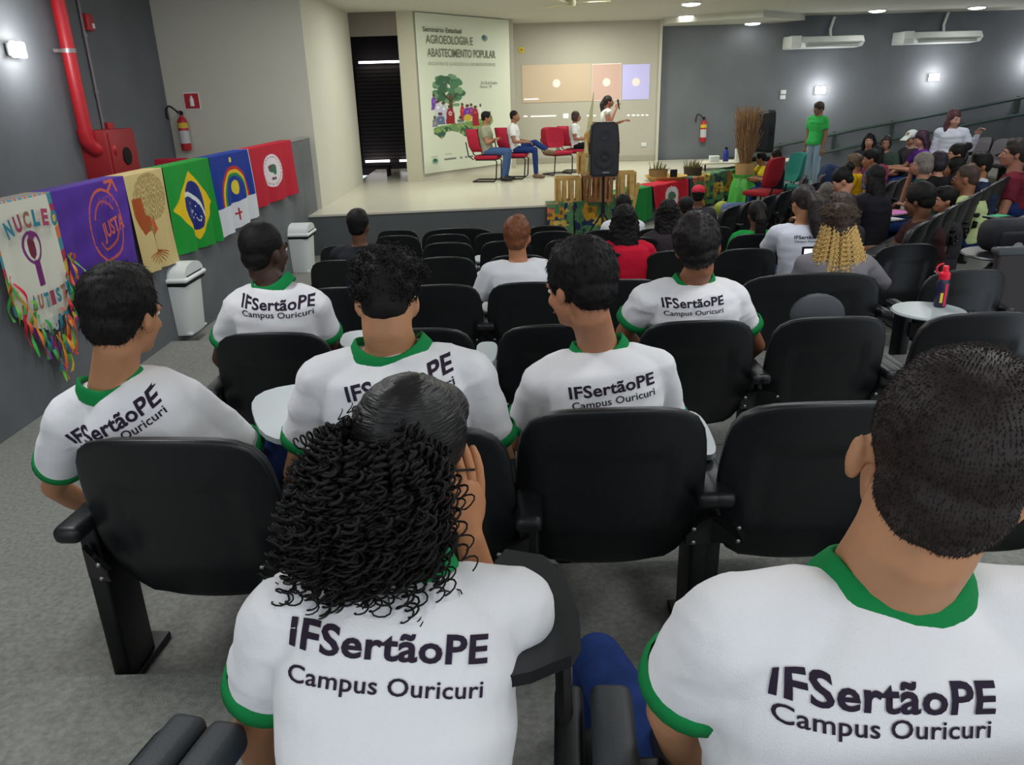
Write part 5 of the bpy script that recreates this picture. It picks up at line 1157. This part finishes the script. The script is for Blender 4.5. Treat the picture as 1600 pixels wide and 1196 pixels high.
# loudspeakers
def loud(loc, az, l, H, sh, tripod=True, base=0):
    t = empty('loudspeaker', loc, -D2(az), l, 'loudspeaker', 'black loudspeakers on tripods')
    w_, d_ = .44, .36
    pts = [V((-w_ / 2 + .03, 0, -H / 2)), V((w_ / 2 - .03, 0, -H / 2)), V((w_ / 2, 0, -H / 2 + .05)), V((w_ / 2, 0, H * .2)), V((w_ / 2 - .02, 0, H / 2 - .05)), V((w_ / 2 - .08, 0, H / 2)), V((-w_ / 2 + .08, 0, H / 2)), V((-w_ / 2 + .02, 0, H / 2 - .05)), V((-w_ / 2, 0, H * .2)), V((-w_ / 2, 0, -H / 2 + .05))]
    vs = [p for p in pts] + [V((p.x * 1.0, .16, p.z)) for p in pts] + [V((p.x * .6, d_, p.z * .9)) for p in pts]; n = 10
    fs = [tuple(range(n)), tuple(range(2 * n, 3 * n))[::-1]] + [(j * n + i, (j + 1) * n + i, (j + 1) * n + (i + 1) % n, j * n + (i + 1) % n) for j in range(2) for i in range(n)]
    mesh('cabinet', vs, fs, mat('speaker_plastic', (30, 31, 34), .5, .4), t, False)
    g = [V((p.x * .88, -.012, p.z * .92)) for p in pts]; MB().prism(g, (0, .014, 0)).out('grille', mat('speaker_grille', (40, 42, 46), .6), t, False)
    MB().lathe([(.15, 0), (.16, .006), (.11, .01), (.05, .0), (.05, .012), (.0, .016)], (0, -.012, -H * .16), 28, Matrix.Rotation(math.pi / 2, 3, 'X')).out('woofer', mat('cone', (34, 35, 38), .5), t)
    MB().lathe([(.07, 0), (.075, .006), (.02, .002)], (0, -.012, H * .26), 20, Matrix.Rotation(math.pi / 2, 3, 'X')).out('horn', MATS['cone'], t)
    MB().box((.02, -.016, -H * .42), (.10, .006, .02)).out('badge', mat('badge_grey', (130, 132, 136), .4), t, False)
    for s_ in (-1, 1): MB().rbox((s_ * (w_ / 2 + .005), .08, .02), (.02, .06, .18), .008).out('side_grip', M_METAL, t)
    s2 = empty('speaker_stand', (loc[0], loc[1], base), 0, 'black tripod stand under the ' + ' '.join(l.replace('loudspeaker', 'speaker').split()[:8]), 'speaker stand', 'speaker tripods')
    hp_ = loc[2] - H / 2 - base; off_ = V((math.sin(D2(az)) * .12, math.cos(D2(az)) * .12, 0))
    s2.location += off_
    MB().tube([(0, 0, .25), (0, 0, hp_)], .022, 10).out('pole', M_METAL, s2, 40); MB().tube([(0, 0, .55), (0, 0, .75)], .032, 10).out('collar', M_METAL, s2, 40)
    for k in range(3):
        a = k * 2.094 + .5; MB().tube([(0, 0, .62), (.42 * math.cos(a), .42 * math.sin(a), .02)], .014, 8).out('leg', M_METAL, s2, 40); MB().tube([(0, 0, .26), (.24 * math.cos(a), .24 * math.sin(a), .28)], .008, 6).out('brace', M_METAL, s2, 40)
        MB().ell((.42 * math.cos(a), .42 * math.sin(a), .025), (.025, .025, .022)).out('rubber_foot', M_BLACK, s2)
a = PY(943, 233, 12.3); loud((a.x, 12.15, a.z), 0, 'large black loudspeaker facing the audience in front of the stage', .80, 0)
a = PY(1203, 205, 17.6); loud((a.x, 17.6, a.z), -100, 'black loudspeaker seen from its side near the dark wall right of the stage', .88, 0)
# crates
def crate(loc, rz, dim, l, m=M_WOOD):
    t = empty('wooden_crate', loc, rz, l, 'crate', 'slatted wooden crates on the stage'); w_, d_, h_ = dim
    for x in (-1, 1):
        for y in (-1, 1): MB().box((x * (w_ / 2 - .02), y * (d_ / 2 - .02), h_ / 2), (.04, .04, h_)).out('corner_post', m, t, False)
    n = 4
    for k in range(n):
        z = (k + .5) * h_ / n + random.uniform(-.01, .01)
        for y in (-1, 1): MB().box((0, y * d_ / 2, z), (w_, .012, h_ / n * .62)).out('slat', m, t, False)
        for x in (-1, 1): MB().box((x * w_ / 2, 0, z), (.012, d_, h_ / n * .62)).out('slat', m, t, False)
    MB().box((0, 0, .012), (w_ - .02, d_ - .02, .015)).out('bottom', m, t, False); return t
M_WOOD2 = mat('brown_wood', (140, 96, 60), .7, .2, var=.2, vs=12)
def cratev(loc, dim, l, m, n=4):
    t = empty('wooden_crate', loc, 0, l, 'crate', 'slatted wooden crates on the stage'); w_, d_, h_ = dim
    for z in (0.02, h_ - .02):
        for y in (-1, 1): MB().box((0, y * d_ / 2, z), (w_, .03, .045)).out('rail', m, t, False)
    for k in range(n):
        x = -w_ / 2 + (k + .5) * w_ / n
        for y in (-1, 1): MB().box((x + random.uniform(-.01, .01), y * (d_ / 2 + .018), h_ / 2), (w_ / n * .55, .012, h_), Matrix.Rotation(random.uniform(-.04, .04), 3, 'Y')).out('slat', m, t, False)
    for x in (-1, 1): MB().box((x * w_ / 2, 0, h_ / 2), (.015, d_, h_)).out('side', m, t, False)
    return t
a = PZ(889, 319, STZ); cratev((a.x + .0, 13.35, STZ), (.42, .34, .42), 'pale slatted crate at the left of the group beside the loudspeaker', M_WOOD, 4)
cratev((a.x + .5, 13.45, STZ), (.50, .36, .44), 'brown slatted crate behind the loudspeaker pole', M_WOOD2, 6)
cratev((a.x + 1.02, 13.6, STZ), (.30, .30, .46), 'open pale crate right of the loudspeaker pole', M_WOOD, 2)
cratev((a.x + .42, 13.6, STZ + .45), (.46, .32, .34), 'upper wooden crate stacked behind the loudspeaker', M_WOOD, 3)
o = MB().cap([(0, 0, 0), (0, 0, .25), (.02, 0, .42)], [.12, .13, .05], 14).out('clay_jug', mat('ochre_clay', (178, 134, 54), .6, var=.15), None, loc=(a.x + .42, 13.55, STZ + .82)); tag(o, 'ochre jug standing on the upper crate left of the loudspeaker', 'jug')
o = MB().tube([(0, 0, 0), (.08, .05, .6), (.16, .1, 1.25), (.22, .1, 1.75)], [.035, .05, .04, .006], 10, (1, .3)).out('palm_stalk', mat('pale_straw', (214, 206, 150), .7, var=.1), None, loc=(a.x + .22, 13.4, STZ)); tag(o, 'pale dry palm stalk leaning up beside the loudspeaker', 'palm stalk')
o = MB().tube([(0, 0, 0), (.12, .05, .8), (.36, .08, 1.45)], [.02, .014, .005], 8, (1, .4)).out('palm_stalk', MATS['pale_straw'], None, loc=(a.x + .30, 13.5, STZ)); tag(o, 'thin curved straw leaf behind the palm stalk', 'palm stalk')
# draped cloth along the stage front, from left corner to right
pts = [PZ(868, 322, .66), V((1.06, 13.02, .66)), V((5.62, 18.47, .66))]
def drape(name, P0, P1, z1, fn, label, nu, nv, back=.5, seed=0, par=None, zt=.665):
    P0 = V(P0); P1 = V(P1); d = (P1 - P0); L = d.length; d = d.normalized(); n_ = V((d.y, -d.x, 0))
    o = empty(name, V((P0.x, P0.y, zt)), 0, label, 'cloth'); H = zt - z1
    def pos(u, v):
        s_ = v * (H + back) - back; k = np.clip(s_ / H, 0, 1)
        off = np.where(s_ < 0, s_, .03 + .05 * k + .04 * k * np.sin(u * L * 14 + seed)) ; z = np.where(s_ < 0, .012 + .006 * np.sin(u * L * 9 + s_ * 20), .012 - s_)
        return (d.x * u * L + n_.x * off, d.y * u * L + n_.y * off, z)
    grid_print('printed_cloth', fn, pos, nu, nv, PRINT, o); return o
def floral(seed, pal, bg, n=70, L=3.0):
    def f(u, v):
        P = Paint(u, v, bg); r = np.random.RandomState(seed)
        for _ in range(n):
            cx, cy = r.rand(), r.rand(); c = pal[r.randint(len(pal))]; a = .05 * (.5 + r.rand()) / L * 2; b_ = .10 * (.5 + r.rand())
            if r.rand() < .5:
                for k in range(6): P.ell(cx + a * math.cos(k * 1.05), cy + b_ * math.sin(k * 1.05), a * .55, b_ * .5, c)
                P.ell(cx, cy, a * .4, b_ * .4, (120, 84, 40))
            else: P.ell(cx, cy, a * 1.6, b_ * .5, pal[-1]); P.ell(cx + a, cy + b_, a * .6, b_ * 1.2, pal[-2])
        return P.c
    return f
palA = [(206, 160, 50), (190, 140, 40), (208, 180, 90), (196, 110, 80), (70, 120, 80), (90, 130, 90)]
drape('floral_cloth', (.66, 12.97, 0), (1.10, 13.0, 0), .05, floral(5, palA, (34, 54, 84), 30, .6), 'short blue flowered cloth at the very corner of the stage front', 60, 80, .3)
drape('floral_cloth', (1.08, 12.98, 0), (1.94, 14.03, 0), .05, floral(4, palA, (34, 54, 84), 60, 1.3), 'blue cloth with yellow flowers hanging at the stage corner behind the loudspeaker', 110, 80, .3)
drape('floral_cloth', (3.75, 16.26, 0), (5.6, 18.44, 0), .05, floral(8, palA, (48, 66, 74), 90, 2.8), 'yellow and dark flowered cloth hanging on the right part of the stage edge', 120, 70, .35)
drape('green_cloth', (1.9, 14.03, 0), (2.75, 15.06, 0), .05, lambda u, v: Paint(u, v, (34, 128, 60)).poly([(0, .3), (.2, .2), (.35, .6), (.2, 1), (0, 1)], (120, 160, 80)).c, 'plain green cloth between the flowered cloth and the red flag', 60, 50, .35)
def mstf(u, v):
    P = Paint(u, v, (192, 30, 50)); P.ell(.5, .75, .2, .22, (220, 210, 214)); P.ell(.5, .75, .08, .1, (80, 110, 90)); return P.c
drape('red_flag_cloth', (2.78, 15.09, 0), (3.72, 16.22, 0), .2, mstf, 'red flag cloth with white disc draped over the stage edge', 60, 50, .35, 2)
# things lying on the stage corner
a = PZ(1040, 282, STZ)
t = empty('straw_sieve', (a.x, a.y, STZ), .3, 'round woven straw tray lying on the stage edge', 'basket', 'baskets on the stage edge')
MB().lathe([(.30, .02), (.42, .10), (.44, .10), (.32, .0)], n=32).out('rim', M_WOOD, t); MB().lathe([(.31, .015), (.31, .03)], n=32).out('woven_base', mat('straw', (206, 184, 120), .8, var=.15, vs=30), t)
for k, (px, l) in enumerate(((1028, 'low round basket at the left end of the straw tray'), (1082, 'dark round basket with dry herbs beside the straw tray'))):
    a = PZ(px, 280 - k * 4, STZ); t = empty('basket', (a.x, a.y, STZ), 0, l, 'basket', 'baskets on the stage edge')
    MB().lathe([(.14, 0), (.18, .02), (.2, .2), (.19, .2), (.17, .03)], n=20).out('bowl', mat('wicker%d' % k, ((130, 106, 72), (70, 56, 44))[k], .8, var=.3, vs=40), t)
    m = MB()
    for i in range(40):
        an = random.random() * 6.28; rr = random.random() * .15; m.tube([(rr * math.cos(an), rr * math.sin(an), .1), (rr * 1.8 * math.cos(an) + .05, rr * 1.8 * math.sin(an), .22 + random.random() * .15)], [.012, .004], 5)
    tag(m.out('dry_herbs', mat('herb', (110, 104, 60), .9, var=.3, vs=30), t), kind='stuff')
a = PZ(1052, 284, STZ); o = MB().rbox((0, 0, .12), (.14, .06, .24), .01).out('dark_box', M_BLACK, None, loc=(a.x, a.y, STZ)); tag(o, 'small black upright box leaning in the straw tray', 'box')
a = PY(989, 300, 14.3); o = MB().tube([(0, 0, 0), (.12, .1, .55)], .03, 8, (1, .4)).out('wooden_paddle', M_WOOD, None, loc=(a.x - .05, 14.05, STZ - .35)); tag(o, 'pale wooden stick standing at the stage corner', 'stick')
# dry plant in green wrapped pot
a = PZ(1163, 345, .0); a = V((a.x + .9, a.y + 1.5, 0)); q = PY(1161, 300, 16.6); a = V((q.x, 16.6, 0))
t = empty('dry_plant', a, 0, 'tall bundle of brown dry twigs in a bright green wrapped pot by the stage', 'plant')
zt = PY(1165, 270, 16.6).z; zb = PY(1163, 325, 16.6).z
vs = []; n = 30; prof = [(0.0, .26), (.1, .30), (.45, .26), (.62, .20), (.70, .24)]; fs = []
for j, (z, r_) in enumerate(prof):
    for i in range(n): an = 2 * math.pi * i / n; rr = r_ * (1 + .10 * math.sin(an * 8 + j)); vs.append(V((rr * math.cos(an), rr * math.sin(an), z * 1.0)))
fs = [(j * n + i, j * n + (i + 1) % n, (j + 1) * n + (i + 1) % n, (j + 1) * n + i) for j in range(4) for i in range(n)] + [tuple(range(n))[::-1]]
mesh('green_wrapping', vs, fs, mat('green_foil', (88, 186, 80), .35, .5), t, 30)
MB().lathe([(.17, .62), (.21, .92), (.19, .92), (.17, .64)], n=20).out('pot', mat('paper_pot', (190, 150, 100), .8), t)
m = MB()
for i in range(520):
    an = random.random() * 6.28; rr = random.random() ** .5; x, y = rr * math.cos(an), rr * math.sin(an); H_ = random.uniform(1.3, 2.05)
    m.tube([(x * .10, y * .12, .85), (x * .17, y * .22, (H_ + .85) / 2), (x * .25 + random.gauss(0, .05), y * .28, H_)], [.004, .005, .006], 4)
tag(m.out('dry_twigs', mat('dry_twig', (150, 116, 84), .9, var=.3, vs=30), t, False), kind='stuff')
# fruit and props on the floor before the stage
for (px, py, c, l, r_) in ((1128, 330, (150, 160, 60), 'small green-yellow gourd on the floor in front of the flowered cloth', .16), (1208, 318, (206, 150, 40), 'orange-yellow round fruit near the green pot', .22)):
    a = PY(px, py, 15.6); o = MB().ell((0, 0, r_ * .9), (r_, r_, r_ * .9)).tube([(0, 0, r_ * 1.7), (.02, 0, r_ * 2.1)], .015, 6).out('gourd', mat('gourd%d' % c[0], c, .5, var=.15), None, loc=(a.x, 15.6, 0)); tag(o, l, 'gourd')
a = PY(1150, 322, 15.2); o = MB().rbox((0, 0, .15), (.55, .3, .3), .1).out('blue_bundle', mat('blue_grey_cloth', (90, 104, 150), .9), None, loc=(a.x, 15.2, 0.0)); tag(o, 'blue-grey cloth bundle in front of the flowered cloth', 'bundle')
# equipment table
a = PY(1100, 250, 19.2); b = PY(1215, 262, 17.2)
t = empty('equipment_table', (7.6, 18.2, 0), math.radians(0), 'pale long table with sound equipment between the stage and the dark wall', 'table')
t.location = PY(1172, 252, 18.3); tz = t.location.z; t.location.z = 0
MB().rbox((0, 0, tz), (2.5, .7, .04), .01).out('tabletop', mat('table_cream', (214, 210, 190), .4), t)
for x in (-1.1, 1.1):
    for y in (-.28, .28): MB().tube([(x, y, tz), (x, y, 0)], .02, 6).out('leg', M_METAL, t)
for (px, py, d_, m_, nm, l, cat_) in ((1116, 247, (.22, .14, .14), M_WHITE, 'paper_box', 'small white box on the equipment table beside the blue bottle', 'box'), (1180, 255, (.7, .4, .10), M_BLACK, 'sound_mixer', 'black sound mixer on the equipment table', 'mixer'), (1152, 255, (.12, .12, .28), M_WHITE, 'white_bottle', 'white bottle standing at the front of the equipment table', 'bottle')):
    a = PY(px, py, 18.1); o = MB().rbox((0, 0, d_[2] / 2), d_, .015).out(nm, m_, None, loc=(a.x, 18.1, tz + .021)); tag(o, l, cat_)
a = PY(1134, 246, 18.2); t = empty('blue_bottle', (a.x, 18.2, tz + .02), 0, 'dark blue water bottle on the equipment table', 'bottle')
MB().lathe([(.06, 0), (.065, .02), (.065, .22), (.03, .27)], n=16).out('body', mat('blue_plastic', (38, 50, 140), .4), t); MB().lathe([(.035, .27), (.035, .31)], n=12).out('lid', M_BLACK, t)
def side_chair(px, py, Y_, az, c, l):
    a = PY(px, py, Y_); t = empty('upholstered_chair', (a.x, Y_, 0), -D2(az), l, 'chair', 'coloured chairs at the equipment table'); m_ = mat('chair_%d' % c[0], c, .8, .2, bump=.2, bs=150)
    MB().rbox((0, .25, .46), (.50, .48, .08), .03).out('seat', m_, t); panel('backrest', .46, .48, .55, -.02, .05, 0, m_, t)
    for x in (-.2, .2):
        for y in (.04, .42): MB().tube([(x, y, .44), (x * 1.15, y, 0)], .014, 6).out('leg', M_METAL, t)
    MB().tube([(-.2, .0, .44), (-.2, -.04, .6)], .014, 6).tube([(.2, .0, .44), (.2, -.04, .6)], .014, 6).out('back_support', M_METAL, t); t.scale = (1.15,) * 3
side_chair(1214, 300, 14.6, -40, (150, 32, 44), 'dark red chair seen from behind at the equipment table')
side_chair(1248, 292, 15.6, -100, (44, 128, 118), 'teal chair right of the dark red chair')
# ================================================================== SMALL THINGS IN THE AUDIENCE
a = PZ(1475, 478, 1.16); q = CHAIRS[(3, 4)]
ts = MB(); R_ = .2
t = empty('round_side_tablet', (PZ(1452, 482, 1.14).x, PZ(1452, 482, 1.14).y, 1.13), 0, 'light grey round-ended writing tablet carrying the red-capped bottle', 'tablet')
MB().lathe([(.20, -.018), (.21, -.01), (.20, 0)], n=32).out('tablet_top', M_TAB, t); MB().rbox((.15, 0, -.05), (.3, .05, .05), .015).out('tablet_arm', M_METAL, t)
MB().rbox((.28, 0, -.35), (.05, .1, .66), .01).out('post', M_METAL, t)
a = PZ(1468, 478, 1.135)
t = empty('water_bottle', (a.x, a.y, 1.133), 0, 'dark blue sports bottle with red cap and looped handle on the round tablet', 'bottle'); t.scale = (.85,) * 3
MB().lathe([(.038, 0), (.042, .01), (.042, .17), (.034, .195)], n=24).out('body', mat('navy_bottle', (36, 34, 66), .3, .5), t, 40)
MB().lathe([(.034, .195), (.036, .20), (.036, .235), (.02, .25), (.02, .285), (.016, .29)], n=24).out('cap', mat('bottle_red', (226, 28, 56), .4), t, 40)
MB().tube([V((-.02 - .045 * math.sin(k * math.pi / 12), 0, .235 + .035 * (1 - math.cos(k * math.pi / 12)) / 1)) for k in range(13)], .006, 8).out('carry_loop', MATS['bottle_red'], t)
MB().box((.004, -.042, .09), (.014, .004, .16)).out('red_stripe', MATS['bottle_red'], t, False); MB().box((-.02, -.040, .07), (.018, .006, .07)).out('yellow_label', MATS['label_yellow'], t, False)
a = PZ(1262, 378, 1.25); t = empty('laptop', (a.x - .05, 5.35, a.z - .08), 0, 'open laptop with bright screen in front of the braided woman', 'laptop')
MB().rbox((0, .1, -.10), (.34, .24, .018), .006).out('keyboard_base', M_BLACK, t); MB().rbox((0, .20, .02), (.34, .012, .23), .005).out('screen_frame', M_BLACK, t); MB().box((0, .191, .02), (.31, .004, .2)).out('screen', mat('screen_glow', (226, 230, 236), .4, emit=1.2), t, False)
for (px, py, z, c, l, w_) in ((1412, 287, 1.0, (214, 120, 190), 'pink paper under the hand of the grey-haired woman', .3), (1396, 332, 1.02, (214, 120, 190), 'upper pink folder in front of the person with big black hair', .34), (1380, 342, 1.0, (218, 216, 226), 'white sheet with pink edge beside the pink folder', .34), (1560, 337, 1.2, (60, 170, 120), 'green paper on the tablet by the backpack', .16), (1578, 248, 1.15, (222, 222, 222), 'white paper before the man in maroon', .2)):
    a = PZ(px, py, z); o = MB().box((0, 0, 0), (w_, w_ * .7, .004), Matrix.Rotation(.4, 3, 'Z')).out('paper', mat('paper%d' % c[0], c, .8), None, False, loc=(a.x, a.y, z)); tag(o, l, 'paper')
    o = MB().rbox((0, 0, 0), (w_ + .06, w_ * .7 + .06, .02), .008, Matrix.Rotation(.4, 3, 'Z')).out('tablet_board', M_TABD, None, loc=(a.x, a.y, z - .013)); tag(o, 'dark writing tablet under the ' + l.split(' in front')[0].split(' under')[0], 'tablet')
a = PZ(1584, 397, 1.10)
t = empty('backpack', (a.x, a.y + .1, 1.105), 0, 'black backpack with round white emblem on a writing tablet at the right edge', 'backpack')
MB().rbox((0, 0, .13), (.44, .26, .26), .09).out('bag_body', mat('bag_black', (24, 24, 30), .7), t); MB().rbox((0, -.13, .10), (.30, .06, .16), .03).out('front_pocket', MATS['bag_black'], t)
MB().lathe([(.04, 0), (.04, .004)], (-.02, -.162, .06), 20, Matrix.Rotation(math.pi / 2, 3, 'X')).out('round_emblem', mat('emblem_grey', (170, 172, 176), .5), t); MB().box((.04, -.162, .14), (.05, .004, .02)).out('logo_patch', MATS['emblem_grey'], t, False)
t2 = empty('wide_tablet', (a.x - .05, a.y + .05, 1.10), 0, 'grey writing tablet under the black backpack at the right edge', 'tablet'); MB().lathe([(.30, -.02), (.31, -.01), (.30, 0)], n=32).out('tablet_top', M_TABD, t2)
MB().rbox((.1, 0, -.35), (.05, .1, .66), .01).out('post', M_METAL, t2)
a = PZ(1558, 480, 1.1)
t = empty('lectern_side', (PY(1580, 450, 5.1).x, 5.1, .44), 0, 'tall dark brown panel at the end of a row right of the red-capped bottle', 'end panel')
z1 = PY(1580, 392, 5.1).z - .44; MB().rbox((.1, 0, z1 / 2), (.5, .06, z1), .03).out('panel', mat('dark_brown_panel', (40, 32, 34), .6), t); MB().rbox((.1, 0, z1), (.54, .09, .05), .02).out('top_pad', M_PAD, t)
a = PZ(1282, 480, 1.28); o = MB().ell((0, 0, 0), (.13, .02, .10), Matrix.Rotation(-.2, 3, 'X')).out('tipped_tablet', M_PAD, None, loc=PY(1277, 492, 3.45)); tag(o, 'grey rounded tablet tipped up behind the empty second-row chair', 'tablet')
# purple papers fan, blue bag
a = PZ(1300, 262, .9); o = MB().rbox((0, 0, .2), (.45, .3, .42), .12, Matrix.Rotation(.4, 3, 'Y')).out('blue_bag', mat('bag_blue', (44, 62, 100), .8, var=.2), None, loc=(a.x, a.y, .55)); tag(o, 'blue bag lying on a seat in the right block', 'bag')
a = PZ(1424, 243, 1.25); t = empty('hand_fan', (a.x, a.y, a.z), 0, 'pale lilac fan held in front of the purple shirt', 'fan'); MB().lathe([(.12, 0), (.12, .006)], (0, 0, .1), 20, Matrix.Rotation(math.pi / 2, 3, 'X')).out('fan_disc', mat('lilac', (196, 176, 214), .7), t); MB().tube([(0, 0, .0), (0, 0, -.12)], .008, 6).out('handle', M_WHITE, t)
